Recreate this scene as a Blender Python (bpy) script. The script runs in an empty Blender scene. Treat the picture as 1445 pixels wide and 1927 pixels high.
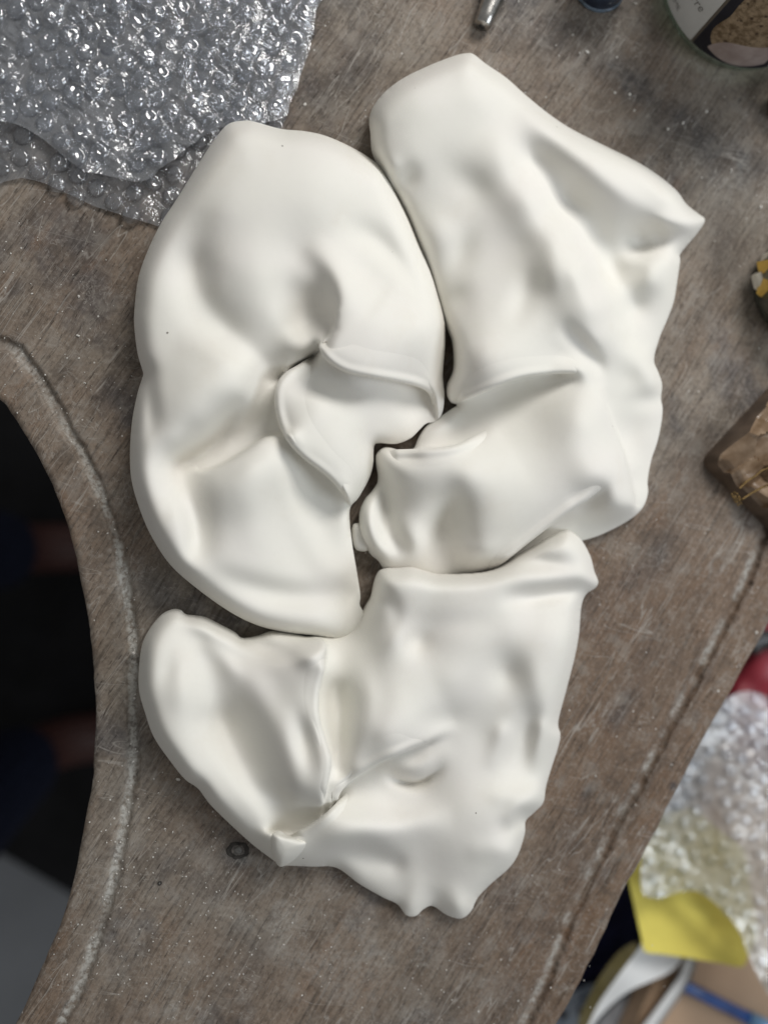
import bpy, bmesh, math, random
import numpy as np
from mathutils import Vector, Matrix
R = math.radians
random.seed(7)
S = bpy.context.scene
COL = S.collection

# ------------------------------------------------------------------ camera
TILT = R(8.0); DIST = 0.415; FPX = 1484.0; CU, CV = 722.5, 963.5
FWD = np.array([math.sin(TILT), 0.0, -math.cos(TILT)])
RGT = np.array([math.cos(TILT), 0.0, math.sin(TILT)])
UPV = np.array([0.0, 1.0, 0.0])
EYE = -FWD * DIST
cam = bpy.data.cameras.new('camera')
cam.sensor_fit = 'VERTICAL'; cam.lens = 26.0; cam.sensor_height = 26.0 * 1927 / FPX
cam.sensor_width = cam.sensor_height * 1445 / 1927
cam.clip_start = 0.01; cam.clip_end = 50
cam.dof.use_dof = True; cam.dof.focus_distance = 0.385; cam.dof.aperture_fstop = 2.2
co = bpy.data.objects.new('camera', cam); COL.objects.link(co)
m3 = Matrix((RGT, UPV, -FWD)).transposed().to_4x4(); m3.translation = Vector(EYE)
co.matrix_world = m3
S.camera = co

# ------------------------------------------------------------------ world and lamps
W = bpy.data.worlds.new('World'); S.world = W; W.use_nodes = True
W.node_tree.nodes['Background'].inputs[0].default_value = (0.99, 0.985, 0.97, 1)
W.node_tree.nodes['Background'].inputs[1].default_value = 0.23
def lamp(name, loc, target, sx, sy, power, col):
    l = bpy.data.lights.new(name, 'AREA'); l.shape = 'RECTANGLE'; l.size = sx; l.size_y = sy
    l.energy = power; l.color = col
    o = bpy.data.objects.new(name, l); COL.objects.link(o)
    o.location = loc
    o.rotation_euler = (Vector(target) - Vector(loc)).to_track_quat('-Z', 'Y').to_euler()
    return o
lamp('workshop_lamp', (0.55, 0.95, 1.10), (0, 0, 0), 0.7, 0.45, 16.5, (1.0, 0.98, 0.95))
lamp('window_light', (1.20, -0.30, 0.95), (0, 0, 0), 0.6, 0.6, 7.6, (0.86, 0.93, 1.0))
S.view_settings.view_transform = 'Standard'; S.view_settings.look = 'None'
S.view_settings.exposure = 0.0; S.view_settings.gamma = 1.0
S.cycles.transparent_max_bounces = 24; S.cycles.max_bounces = 10

# ------------------------------------------------------------------ helpers
def P(u, v, z=0.0):
    """photo pixel (1445 x 1927) and height in metres -> world points (N,3)"""
    u = np.asarray(u, float); v = np.asarray(v, float); z = np.asarray(z, float)
    u, v, z = np.broadcast_arrays(u, v, z)
    d = FWD + np.multiply.outer((u - CU) / FPX, RGT) + np.multiply.outer(-(v - CV) / FPX, UPV)
    t = (z - EYE[2]) / d[..., 2]
    return EYE + d * t[..., None]

def tag(o, label=None, cat=None, group=None, kind=None):
    if label: o['label'] = label
    if cat: o['category'] = cat
    if group: o['group'] = group
    if kind: o['kind'] = kind
    return o
def empty(name, loc, rz=0.0):
    o = bpy.data.objects.new(name, None); COL.objects.link(o)
    o.location = Vector(loc); o.rotation_euler = (0, 0, rz); o.empty_display_size = 0.01
    return o
def link(name, me, mat=None, parent=None, world=True):
    o = bpy.data.objects.new(name, me); COL.objects.link(o)
    if mat is not None and len(me.materials) == 0: me.materials.append(mat)
    if parent is not None:
        o.parent = parent
        if world:
            bpy.context.view_layer.update()
            o.matrix_parent_inverse = parent.matrix_world.inverted()
    return o
def mesh_np(name, V, F, smooth=True):
    """F: (M,4) or (M,3) int array, or list of arrays"""
    me = bpy.data.meshes.new(name)
    Fs = F if isinstance(F, list) else [F]
    Fs = [np.asarray(f, np.int32) for f in Fs if len(f)]
    me.vertices.add(len(V)); me.vertices.foreach_set('co', np.asarray(V, np.float32).ravel())
    nl = sum(f.size for f in Fs); npoly = sum(len(f) for f in Fs)
    me.loops.add(nl); me.loops.foreach_set('vertex_index', np.concatenate([f.ravel() for f in Fs]))
    me.polygons.add(npoly)
    tot = np.concatenate([np.full(len(f), f.shape[1], np.int32) for f in Fs])
    st = np.concatenate([[0], np.cumsum(tot)[:-1]]).astype(np.int32)
    me.polygons.foreach_set('loop_start', st)
    me.update(calc_edges=True); me.validate()
    me.polygons.foreach_set('use_smooth', np.full(len(me.polygons), smooth))
    return me
def bm_mesh(name, bm, smooth=True):
    me = bpy.data.meshes.new(name); bmesh.ops.recalc_face_normals(bm, faces=bm.faces)
    bm.to_mesh(me); bm.free()
    for p in me.polygons: p.use_smooth = smooth
    return me

def curve(pts, n=8, closed=False):
    """Catmull-Rom through points -> dense polyline"""
    p = np.asarray(pts, float); N = len(p)
    if closed: q = np.vstack([p[-1], p, p[0], p[1]]); segs = N
    else: q = np.vstack([2*p[0]-p[1], p, 2*p[-1]-p[-2]]); segs = N-1
    out = []; t = np.linspace(0, 1, n, endpoint=False)[:, None]
    for i in range(segs):
        a, b, c, d = q[i], q[i+1], q[i+2], q[i+3]
        out.append(0.5*((2*b)+(-a+c)*t+(2*a-5*b+4*c-d)*t*t+(-a+3*b-3*c+d)*t**3))
    out = np.vstack(out)
    return out if closed else np.vstack([out, p[-1]])

def poly_dist(X, Y, poly, closed):
    """distance, side (+ left of direction in image sense), arc parameter 0..1, nearest point"""
    A = poly; B = np.roll(poly, -1, 0) if closed else poly[1:]
    if not closed: A = poly[:-1]
    D = B-A; L2 = (D**2).sum(1)+1e-9; L = np.sqrt(L2); cum = np.concatenate([[0], np.cumsum(L)])
    best = np.full(X.shape, 1e18); bi = np.zeros(X.shape, int); bt = np.zeros(X.shape)
    for i in range(len(A)):
        t = np.clip(((X-A[i, 0])*D[i, 0]+(Y-A[i, 1])*D[i, 1])/L2[i], 0, 1)
        d2 = (X-A[i, 0]-t*D[i, 0])**2+(Y-A[i, 1]-t*D[i, 1])**2
        m = d2 < best
        best[m] = d2[m]; bi[m] = i; bt[m] = t[m]
    nx = A[bi, 0]+bt*D[bi, 0]; ny = A[bi, 1]+bt*D[bi, 1]
    cr = D[bi, 0]*(Y-A[bi, 1])-D[bi, 1]*(X-A[bi, 0])
    s = (cum[bi]+bt*L[bi])/cum[-1]
    return np.sqrt(best), -np.sign(cr), s, nx, ny
def inside(X, Y, poly):
    c = np.zeros(X.shape, bool); n = len(poly); j = n-1
    for i in range(n):
        xi, yi = poly[i]; xj, yj = poly[j]
        if yi != yj:
            c ^= ((yi > Y) != (yj > Y)) & (X < (xj-xi)*(Y-yi)/(yj-yi)+xi)
        j = i
    return c
def tps(pts, X, Y, lam=0.6):
    p = np.asarray(pts, float); n = len(p); xy = p[:, :2]/100.0
    def U(r2): return np.where(r2 > 1e-12, 0.5*r2*np.log(r2+1e-12), 0)
    K = U(((xy[:, None]-xy[None])**2).sum(2))+np.eye(n)*lam*0.01
    Pm = np.hstack([np.ones((n, 1)), xy])
    A = np.block([[K, Pm], [Pm.T, np.zeros((3, 3))]])
    w = np.linalg.solve(A, np.concatenate([p[:, 2], np.zeros(3)]))
    x = X/100.0; y = Y/100.0
    z = w[n]+w[n+1]*x+w[n+2]*y
    for i in range(n): z = z+w[i]*U((x-xy[i, 0])**2+(y-xy[i, 1])**2)
    return z
_rng = np.random.RandomState(3); _perm = _rng.rand(256, 256)
def vnoise(x, y, o=0):
    x = np.asarray(x)+37.3*o; y = np.asarray(y)+17.7*o
    xi = np.floor(x).astype(int); yi = np.floor(y).astype(int); fx = x-xi; fy = y-yi
    fx = fx*fx*fx*(fx*(fx*6-15)+10); fy = fy*fy*fy*(fy*(fy*6-15)+10)
    g = lambda a, b: _perm[(a) % 256, (b) % 256]
    return (g(xi, yi)*(1-fx)+g(xi+1, yi)*fx)*(1-fy)+(g(xi, yi+1)*(1-fx)+g(xi+1, yi+1)*fx)*fy

class Sheet:
    """sculpted sheet over an outline drawn in photo pixels; heights in mm"""
    def __init__(s, outline, step, dense=6, rough=0.0):
        s.poly = curve(outline, dense, True)
        if rough:
            k = np.arange(len(s.poly)); s.poly = s.poly+rough*(np.stack([vnoise(k*0.7, k*0, 1), vnoise(k*0.7, k*0, 2)], 1)-0.5)
        lo = s.poly.min(0)-2*step; hi = s.poly.max(0)+2*step
        s.step = step
        gx = np.arange(lo[0], hi[0], step); gy = np.arange(lo[1], hi[1], step)
        s.nx, s.ny = len(gx), len(gy)
        X, Y = np.meshgrid(gx, gy)
        s.X = X.ravel(); s.Y = Y.ravel()
        ins = inside(s.X, s.Y, s.poly)
        i, j = np.meshgrid(np.arange(s.nx-1), np.arange(s.ny-1)); a = (j*s.nx+i).ravel()
        Q = np.stack([a, a+s.nx, a+s.nx+1, a+1], 1)
        keep = ins[Q].any(1); Q = Q[keep]
        used = np.unique(Q); mp = np.full(len(s.X), -1); mp[used] = np.arange(len(used))
        s.look = mp.reshape(s.ny, s.nx); s.gx0, s.gy0 = gx[0], gy[0]; s.lips = []; s.extra = []
        s.Q = mp[Q]; s.X = s.X[used]; s.Y = s.Y[used]; ins = ins[used]
        # distance to outline only where near
        d, _, _, nx, ny = s._dist_fast(s.poly)
        s.d = np.where(ins, d, 0.0)
        s.X = np.where(ins, s.X, nx); s.Y = np.where(ins, s.Y, ny)
        s.z = np.zeros(len(s.X)); s.mask = np.zeros(len(s.X))
    def _dist_fast(s, poly):
        return poly_dist(s.X, s.Y, poly, True)
    def edge(s, R1, R2, k=0.55):
        a = np.sqrt(np.maximum(0, 1-(1-np.clip(s.d/R1, 0, 1))**2))
        b = np.sqrt(np.maximum(0, 1-(1-np.clip(s.d/R2, 0, 1))**2))
        return k*a+(1-k)*b
    def near(s, poly, r):
        lo = poly.min(0)-r; hi = poly.max(0)+r
        return np.where((s.X > lo[0]) & (s.X < hi[0]) & (s.Y > lo[1]) & (s.Y < hi[1]))[0]
    def ridge(s, pts, amp, wl, wr=None, ends=0.15, crisp=False):
        """soft ridge (amp>0) or valley; wl/wr widths to left/right of the stroke"""
        wr = wr or wl; pl = curve(pts, 6)
        k = s.near(pl, 3*max(wl, wr))
        d, sd, t, _, _ = poly_dist(s.X[k], s.Y[k], pl, False)
        c = np.where(sd > 0, 1.0, -1.0)
        for end, a, b in ((0, pl[0], pl[1]), (1, pl[-1], pl[-2])):
            tx, ty = a-b; L = math.hypot(tx, ty); tx /= L; ty /= L
            x = s.X[k]-a[0]; y = s.Y[k]-a[1]; over = x*tx+y*ty
            m = (over > 0) & ((t < 1e-6) if end == 0 else (t > 1-1e-6))
            per = (x*ty-y*tx)*(-1 if end == 0 else 1)
            c = np.where(m, per/(np.hypot(x, y)+1e-6), c)
        w = wr+(wl-wr)*smooth01((c+1)/2)
        A = sinterp(t, amp) if hasattr(amp, '__len__') else amp*smooth01(np.minimum(t, 1-t)/ends+1e-3)
        s.z[k] += A*np.exp(-(d/w)**2)
        if crisp: s.mask[k] = np.maximum(s.mask[k], np.exp(-(d/(1.6*w))**2)*np.clip(np.abs(A)/4, 0, 1))
    def fold(s, pts, h, rho=12, Rh=60, low=0.4, Rl=40, ends=0.18, soft=2.2, lip=False):
        """sharp overlap: the surface right of the stroke (as drawn, y down) stands above the left"""
        pl = curve(pts, 6); r = 3*max(Rh+rho, Rl)
        if lip: h = np.asarray(h)*0.85
        k = s.near(pl, r*1.9)
        d, sd, t, _, _ = poly_dist(s.X[k], s.Y[k], pl, False)
        sd = -sd; h = np.asarray(h)*0.95; low = min(low, 0.34); Rh = Rh*1.9; Rl = Rl*1.3; rho = rho*0.5
        H = sinterp(t, h) if hasattr(h, '__len__') else h*smooth01(np.minimum(t, 1-t)/ends)
        lip = np.sqrt(np.maximum(0, 1-(1-np.clip(d/rho, 0, 1))**2))
        hi = H*(0.35+0.65*lip)*np.exp(-(np.maximum(d-rho, 0)/Rh)**2)
        lo = -low*H*np.exp(-(d/Rl)**2)
        sp = d*sd
        for end, a, b in ((0, pl[0], pl[1]), (1, pl[-1], pl[-2])):
            tx, ty = a-b; L = math.hypot(tx, ty); tx /= L; ty /= L
            x = s.X[k]-a[0]; y = s.Y[k]-a[1]; over = x*tx+y*ty
            m = (over > 0) & ((t < 1e-6) if end == 0 else (t > 1-1e-6))
            per = (x*ty-y*tx)*(1 if end == 0 else -1)       # right-hand side of the stroke is positive
            sp = np.where(m, per, sp)
            f = np.where(m, np.exp(-(over/14.0)**2), 1.0); hi = hi*f; lo = lo*f
        mix = smooth01((sp+soft)/(2*soft))
        s.z[k] += lo*(1-mix)+hi*mix
        s.mask[k] = np.maximum(s.mask[k], np.exp(-(d/11.0)**2)*np.clip(H/4, 0, 1))
    def blob(s, x, y, amp, rx, ry=None, ang=0):
        ry = ry or rx; c, n = math.cos(R(ang)), math.sin(R(ang))
        dx = s.X-x; dy = s.Y-y
        s.z += 0.55*amp*np.exp(-((dx*c+dy*n)/rx)**2-((-dx*n+dy*c)/ry)**2)
    def smooth(s, n=2, lam=0.5, masked=False):
        """Laplacian smoothing of heights over the grid"""
        e = np.vstack([s.Q[:, [0, 1]], s.Q[:, [1, 2]], s.Q[:, [2, 3]], s.Q[:, [3, 0]]])
        deg = np.bincount(e.ravel(), minlength=len(s.z)).astype(float)
        for _ in range(n):
            a = np.bincount(e[:, 0], s.z[e[:, 1]], len(s.z))+np.bincount(e[:, 1], s.z[e[:, 0]], len(s.z))
            s.z = np.where(s.d > 0, s.z+lam*(1-(s.mask if masked else 0))*np.clip(s.d/8, 0.1, 1)*(a/deg-s.z), s.z)
    def sample(s, x, y):
        fx = np.clip((x-s.gx0)/s.step, 0, s.nx-1.001); fy = np.clip((y-s.gy0)/s.step, 0, s.ny-1.001)
        i = fx.astype(int); j = fy.astype(int); a = fx-i; b = fy-j; acc = np.zeros(len(i)); wt = np.zeros(len(i))
        for di, dj, w in ((0, 0, (1-a)*(1-b)), (1, 0, a*(1-b)), (0, 1, (1-a)*b), (1, 1, a*b)):
            k = s.look[j+dj, i+di]; ok = k >= 0
            acc += np.where(ok, s.z[np.maximum(k, 0)]*w, 0); wt += np.where(ok, w, 0)
        return np.where(wt > 1e-6, acc/np.maximum(wt, 1e-6), np.nan)
    def flap(s, hem, back, lift=5.0, thick=4.2, over=3.5, wback=55.0, e0=45.0, e1=45.0):
        """real overlapping layer: a tongue of the sheet whose hem lies over the part left of the stroke"""
        h = curve(hem, 8)
        for _ in range(4): h[1:-1] = 0.25*h[:-2]+0.5*h[1:-1]+0.25*h[2:]
        tx, ty = np.gradient(h[:, 0]), np.gradient(h[:, 1]); l = np.hypot(tx, ty)+1e-9
        N = np.stack([-ty/l, tx/l], 1)                       # towards the high (right) side
        for _ in range(3): N[1:-1] = (N[:-2]+N[1:-1]+N[2:])/3
        L = np.concatenate([[0], np.cumsum(np.hypot(*np.diff(h, axis=0).T))]); tt = L/L[-1]
        en = smooth01(np.minimum(L/e0, 1))*smooth01(np.minimum((L[-1]-L)/e1, 1))
        ho = h-N*(over*en)[:, None]; bk = curve(back, 6)
        f = Sheet.__new__(Sheet); real = globals()['curve']
        globals()['curve'] = lambda p, n=8, closed=False: np.asarray(p, float)
        try: Sheet.__init__(f, np.vstack([ho, bk]), 1.7, 1)
        finally: globals()['curve'] = real
        d, _, t, nx, ny = poly_dist(f.X, f.Y, ho, False)
        Nx, Ny = np.interp(t, tt, N[:, 0]), np.interp(t, tt, N[:, 1]); E = np.interp(t, tt, en)
        D = 20.0
        rx = np.where(d < D, nx+Nx*D, f.X); ry = np.where(d < D, ny+Ny*D, f.Y)
        bl = smooth01((d-D*0.5)/(D*1.2)); rx = rx*(1-bl)+f.X*bl; ry = ry*(1-bl)+f.Y*bl
        ref = s.sample(rx, ry); own = s.sample(f.X, f.Y)
        ref = np.where(np.isnan(ref), np.where(np.isnan(own), np.nanmean(own), own), ref)
        ref = E*ref+(1-E)*np.where(np.isnan(own), ref-4, np.minimum(own, ref))
        db = poly_dist(f.X, f.Y, bk, False)[0]; w = smooth01(db/wback)
        prof = np.sqrt(np.maximum(0, 1-(1-np.clip(d/9.0, 0, 1))**2))
        f.z = ref+w*0.22*lift*E-0.3*(1-w)-1.2*(1-E)-thick*E*(1-prof)
        dd = f.d.copy(); f.d = np.where(dd > 0, 99.0, 0.0); f.smooth(12, 0.5); f.d = dd
        s.extra.append((f, max(0.004, float(np.percentile(f.z, 2))/1000-0.010)))
    def rim(s):
        """ordered boundary loops of the grid as directed edges"""
        e = np.vstack([s.Q[:, [0, 1]], s.Q[:, [1, 2]], s.Q[:, [2, 3]], s.Q[:, [3, 0]]])
        N = len(s.X); key = e[:, 0].astype(np.int64)*N+e[:, 1]; rev = e[:, 1].astype(np.int64)*N+e[:, 0]
        return e[~np.isin(key, rev)]
    def geom(s, zfoot=0.0, tuck=0.003, skirt=True):
        V = P(s.X, s.Y, s.z/1000.0)
        F = [s.Q]
        if skirt:
            be = s.rim(); ids = np.unique(be)
            # inward direction from the outline, measured on the bench plane
            zf = np.full(len(ids), zfoot)
            foot = P(s.X[ids], s.Y[ids], zf)
            mid = P(s.X[ids], s.Y[ids], (s.z[ids]/1000.0+zf)*0.45)
            c = V.mean(0)
            eps = 3.0
            # inward normal by averaging neighbours' boundary edges
            nrm = np.zeros((len(ids), 2)); mp = np.full(len(s.X), -1); mp[ids] = np.arange(len(ids))
            ev = V[be[:, 1], :2]-V[be[:, 0], :2]; en = np.stack([-ev[:, 1], ev[:, 0]], 1)
            np.add.at(nrm, mp[be[:, 0]], en); np.add.at(nrm, mp[be[:, 1]], en)
            nrm /= (np.linalg.norm(nrm, axis=1)[:, None]+1e-12)
            for _ in range(4):
                acc = nrm.copy(); np.add.at(acc, mp[be[:, 0]], nrm[mp[be[:, 1]]]); np.add.at(acc, mp[be[:, 1]], nrm[mp[be[:, 0]]])
                nrm = acc/(np.linalg.norm(acc, axis=1)[:, None]+1e-12)
            mid[:, :2] += nrm*tuck*0.25; foot[:, :2] += nrm*tuck
            n0 = len(V); V = np.vstack([V, mid, foot]); m = len(ids)
            a, b = be[:, 0], be[:, 1]; ia, ib = mp[a], mp[b]
            F.append(np.stack([b, a, n0+ia, n0+ib], 1)); F.append(np.stack([n0+ib, n0+ia, n0+m+ia, n0+m+ib], 1))
        return V, F
    def build(s, name, mat, parent=None, zfoot=0.0, tuck=0.003, attrs=None, skirt=True):
        V, F = s.geom(zfoot, tuck, skirt)
        for x, zf in s.extra:
            v2, f2 = x.geom(zf, 0.0012); F += [f+len(V) for f in f2]; V = np.vstack([V, v2])
        me = mesh_np(name, V, F)
        if attrs:
            for k, val in attrs.items():
                at = me.attributes.new(k, 'FLOAT', 'POINT')
                full = np.zeros(len(V), np.float32); full[:len(val)] = val
                at.data.foreach_set('value', full)
        return link(name, me, mat, parent)
def sinterp(t, a):
    a = np.asarray(a, float)
    c = curve(np.stack([np.linspace(0, 1, len(a)), a], 1), 12)
    return np.interp(t, c[:, 0], c[:, 1])
def smooth01(x):
    x = np.clip(x, 0, 1); return x*x*(3-2*x)

# ------------------------------------------------------------------ materials
def new_mat(name):
    m = bpy.data.materials.new(name); m.use_nodes = True
    nt = m.node_tree; b = nt.nodes['Principled BSDF']
    return m, nt, b
class NT:
    """tiny node helper"""
    def __init__(s, nt): s.nt = nt
    def n(s, t, **kw):
        x = s.nt.nodes.new(t)
        for k, v in kw.items():
            if hasattr(x, k) and not k.startswith('i_'): setattr(x, k, v)
        return x
    def l(s, a, b): s.nt.links.new(a, b)
    def val(s, sock, v):
        if hasattr(v, 'links') or isinstance(v, bpy.types.NodeSocket): s.l(v, sock)
        else: sock.default_value = v
    def coord(s, rot=(0, 0, 0), scale=(1, 1, 1), loc=(0, 0, 0)):
        g = s.n('ShaderNodeNewGeometry'); mp = s.n('ShaderNodeMapping')
        r = s.n('ShaderNodeMapping'); r.inputs['Rotation'].default_value = rot
        s.l(g.outputs['Position'], r.inputs[0]); s.l(r.outputs[0], mp.inputs[0])
        mp.inputs['Scale'].default_value = scale; mp.inputs['Location'].default_value = loc
        return mp.outputs[0]
    def noise(s, vec, scale, detail=4, rough=0.55, dist=0.0):
        x = s.n('ShaderNodeTexNoise'); s.val(x.inputs['Vector'], vec)
        x.inputs['Scale'].default_value = scale; x.inputs['Detail'].default_value = detail
        x.inputs['Roughness'].default_value = rough; x.inputs['Distortion'].default_value = dist
        return x.outputs['Fac']
    def voro(s, vec, scale, feat='F1', out='Distance', rand=1.0):
        x = s.n('ShaderNodeTexVoronoi'); x.feature = feat; s.val(x.inputs['Vector'], vec)
        x.inputs['Scale'].default_value = scale; x.inputs['Randomness'].default_value = rand
        return x.outputs[out]
    def math(s, op, a, b=0.0, c=None, clamp=False):
        x = s.n('ShaderNodeMath'); x.operation = op; x.use_clamp = clamp
        s.val(x.inputs[0], a); s.val(x.inputs[1], b)
        if c is not None: s.val(x.inputs[2], c)
        return x.outputs[0]
    def ramp(s, f, lo, hi, a=0.0, b=1.0):
        x = s.n('ShaderNodeMapRange'); x.interpolation_type = 'SMOOTHSTEP'
        s.val(x.inputs[0], f)
        for i, v in enumerate((lo, hi, a, b)): x.inputs[1+i].default_value = v
        return x.outputs[0]
    def mix(s, f, a, b, blend='MIX'):
        x = s.n('ShaderNodeMix'); x.data_type = 'RGBA'; x.blend_type = blend
        s.val(x.inputs[0], f)
        for sock, v in ((x.inputs[6], a), (x.inputs[7], b)):
            if isinstance(v, tuple): sock.default_value = (*v[:3], 1)
            else: s.l(v, sock)
        return x.outputs[2]
    def attr(s, name):
        x = s.n('ShaderNodeAttribute'); x.attribute_name = name; return x.outputs['Fac']
    def bump(s, h, strength=0.3, dist=0.001, nrm=None):
        x = s.n('ShaderNodeBump'); s.val(x.inputs['Height'], h)
        x.inputs['Strength'].default_value = strength; x.inputs['Distance'].default_value = dist
        if nrm is not None: s.l(nrm, x.inputs['Normal'])
        return x.outputs[0]

def porcelain():
    m, nt, b = new_mat('unglazed_porcelain'); k = NT(nt)
    v = k.coord()
    big = k.noise(v, 22, 3); fine = k.noise(v, 260, 5, 0.6)
    col = k.mix(k.ramp(big, 0.35, 0.7), (0.785, 0.77, 0.71), (0.785, 0.762, 0.715))
    col = k.mix(k.math('MULTIPLY', k.ramp(fine, 0.45, 0.8), 0.10), col, (0.70, 0.68, 0.63))
    col = k.mix(k.math('MULTIPLY', k.ramp(k.noise(k.coord(loc=(0.3, 0.1, 0)), 38, 5, 0.65), 0.52, 0.75), 0.16), col, (0.66, 0.60, 0.51))
    # stray dark specks in the clay
    vd = k.voro(v, 95); wn = k.voro(v, 95, 'F1', 'Color')
    sep = k.n('ShaderNodeSeparateColor'); k.l(wn, sep.inputs[0])
    speck = k.math('MULTIPLY', k.math('LESS_THAN', vd, 0.045), k.math('GREATER_THAN', sep.outputs[0], 0.90))
    col = k.mix(speck, col, (0.10, 0.085, 0.07))
    k.l(col, b.inputs['Base Color'])
    b.inputs['Roughness'].default_value = 0.58
    b.inputs['Specular IOR Level'].default_value = 0.2
    h = k.math('ADD', k.math('MULTIPLY', fine, 0.35), k.math('MULTIPLY', k.noise(v, 70, 2), 1.0))
    k.l(k.bump(h, 0.10, 0.0012), b.inputs['Normal'])
    return m
M_PORC = porcelain()

def bench_wood():
    m, nt, b = new_mat('worn_bench_wood'); k = NT(nt)
    ga = R(-57)
    base = k.coord((0, 0, ga))
    # slow warp so the grain wanders
    w = k.n('ShaderNodeTexNoise'); k.l(base, w.inputs['Vector']); w.inputs['Scale'].default_value = 9; w.inputs['Detail'].default_value = 2
    wv = k.n('ShaderNodeVectorMath'); wv.operation = 'MULTIPLY_ADD'
    k.l(w.outputs['Color'], wv.inputs[0]); wv.inputs[1].default_value = (0.0, 0.010, 0.0); k.l(base, wv.inputs[2])
    def st(sx, sy):
        mp = k.n('ShaderNodeMapping'); mp.inputs['Scale'].default_value = (sx, sy, 1); k.l(wv.outputs[0], mp.inputs[0]); return mp.outputs[0]
    g1 = k.noise(st(24, 520), 1.0, 6, 0.68)          # fibres
    g2 = k.noise(st(70, 1300), 1.0, 4, 0.65)         # fine fibres
    g3 = k.noise(st(7, 60), 1.0, 4, 0.55)            # broad bands
    pores = k.noise(st(110, 900), 1.0, 3, 0.5)
    big = k.noise(base, 11, 4, 0.6); big2 = k.noise(k.coord((0, 0, 1.1), loc=(3, 2, 0)), 17, 5, 0.65)
    warm = k.attr('warm'); stain_shade = k.attr('stain_shade'); dust = k.attr('dust')
    c = k.mix(k.ramp(big, 0.35, 0.65), (0.225, 0.172, 0.130), (0.255, 0.222, 0.182))
    c = k.mix(k.math('MULTIPLY', k.ramp(big2, 0.50, 0.68), 0.85), c, (0.075, 0.074, 0.080))
    rust = k.math('MULTIPLY', k.ramp(k.noise(st(20, 70), 1.0, 4, 0.6), 0.53, 0.72), k.math('ADD', k.math('MULTIPLY', warm, 0.9), 0.20))
    c = k.mix(rust, c, (0.185, 0.092, 0.040))
    c = k.mix(k.math('MULTIPLY', warm, 0.80), c, (0.185, 0.116, 0.072))
    c = k.mix(k.math('MULTIPLY', stain_shade, k.ramp(k.noise(base, 60, 5, 0.65), 0.25, 0.75, 0.35, 1.0)), c, (0.040, 0.042, 0.050))
    c = k.mix(k.ramp(g3, 0.40, 0.65, 0.0, 0.35), c, (0.075, 0.058, 0.045))
    c = k.mix(k.ramp(g1, 0.34, 0.50, 0.60, 0.0), c, (0.045, 0.035, 0.028))
    c = k.mix(k.ramp(g1, 0.56, 0.75, 0.0, 0.50), c, (0.33, 0.295, 0.26))
    c = k.mix(k.ramp(g2, 0.58, 0.74, 0.0, 0.55), c, (0.40, 0.365, 0.33))
    c = k.mix(k.math('MULTIPLY', k.ramp(pores, 0.29, 0.35, 0.8, 0.0), k.ramp(big2, 0.40, 0.60, 0.25, 1.0)), c, (0.022, 0.018, 0.016))
    gran = k.noise(base, 420, 4, 0.7); blot = k.noise(k.coord((0, 0, 0.3)), 75, 5, 0.65)
    c = k.mix(k.ramp(gran, 0.35, 0.50, 0.40, 0.0), c, (0.060, 0.050, 0.042))
    c = k.mix(k.ramp(gran, 0.52, 0.70, 0.0, 0.45), c, (0.34, 0.31, 0.275))
    c = k.mix(k.ramp(blot, 0.50, 0.66, 0.0, 0.40), c, (0.27, 0.245, 0.215))
    c = k.mix(k.ramp(blot, 0.34, 0.48, 0.40, 0.0), c, (0.075, 0.058, 0.046))
    # fibrous scuffs: thin curved scratch lines in patches
    def scr(scale, th, seed, rot, patch_lo, amt, sx=1.0):
        n = k.noise(k.coord((0, 0, rot), (sx, 1, 1), (seed, seed*0.7, 0)), scale, 3, 0.6, 0.35)
        line = k.ramp(k.math('ABSOLUTE', k.math('SUBTRACT', n, 0.5)), 0.0, th, 1.0, 0.0)
        p = k.ramp(k.noise(k.coord(loc=(seed, 1.0, 0)), 24, 4, 0.6), patch_lo, patch_lo+0.15)
        return k.math('MULTIPLY', k.math('MULTIPLY', line, p), amt)
    for a in ((90, 0.010, 1.3, 0.4, 0.50, 0.45, 0.45), (150, 0.014, 5.1, 1.7, 0.50, 0.45, 0.5), (30, 0.0032, 8.7, 2.2, 0.44, 0.55, 0.12), (36, 0.0036, 3.9, 0.2, 0.46, 0.5, 0.10), (60, 0.008, 2.2, -0.995, 0.42, 0.5, 0.10)):
        c = k.mix(scr(*a), c, (0.42, 0.395, 0.36))
    # powdery plaster dust: in the grooves and as fine flecks
    fl = k.voro(k.coord(), 520); fc = k.n('ShaderNodeSeparateColor'); k.l(k.voro(k.coord(), 520, 'F1', 'Color'), fc.inputs[0])
    fleck = k.math('MULTIPLY', k.math('LESS_THAN', fl, k.math('MULTIPLY', fc.outputs[1], 0.26)), k.math('GREATER_THAN', fc.outputs[0], k.ramp(k.noise(k.coord(), 16, 3), 0.35, 0.65, 0.985, 0.93)))
    dn = k.noise(k.coord(), 330, 5, 0.7)
    dm = k.math('MULTIPLY', dust, k.ramp(dn, 0.36, 0.60, 0.12, 1.0))
    c = k.mix(k.math('MULTIPLY', dm, 0.9, clamp=True), c, (0.50, 0.49, 0.455))
    c = k.mix(k.math('MULTIPLY', fleck, 0.8), c, (0.66, 0.64, 0.60))
    k.l(c, b.inputs['Base Color'])
    k.l(k.ramp(g1, 0.3, 0.7, 0.72, 0.52), b.inputs['Roughness'])
    b.inputs['Specular IOR Level'].default_value = 0.35
    h = k.math('ADD', k.math('ADD', k.math('MULTIPLY', g1, 1.0), k.math('MULTIPLY', g2, 0.5)), k.math('MULTIPLY', k.ramp(pores, 0.30, 0.38), 0.6))
    h = k.math('ADD', h, k.math('MULTIPLY', dm, k.math('MULTIPLY', dn, 0.5)))
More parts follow.
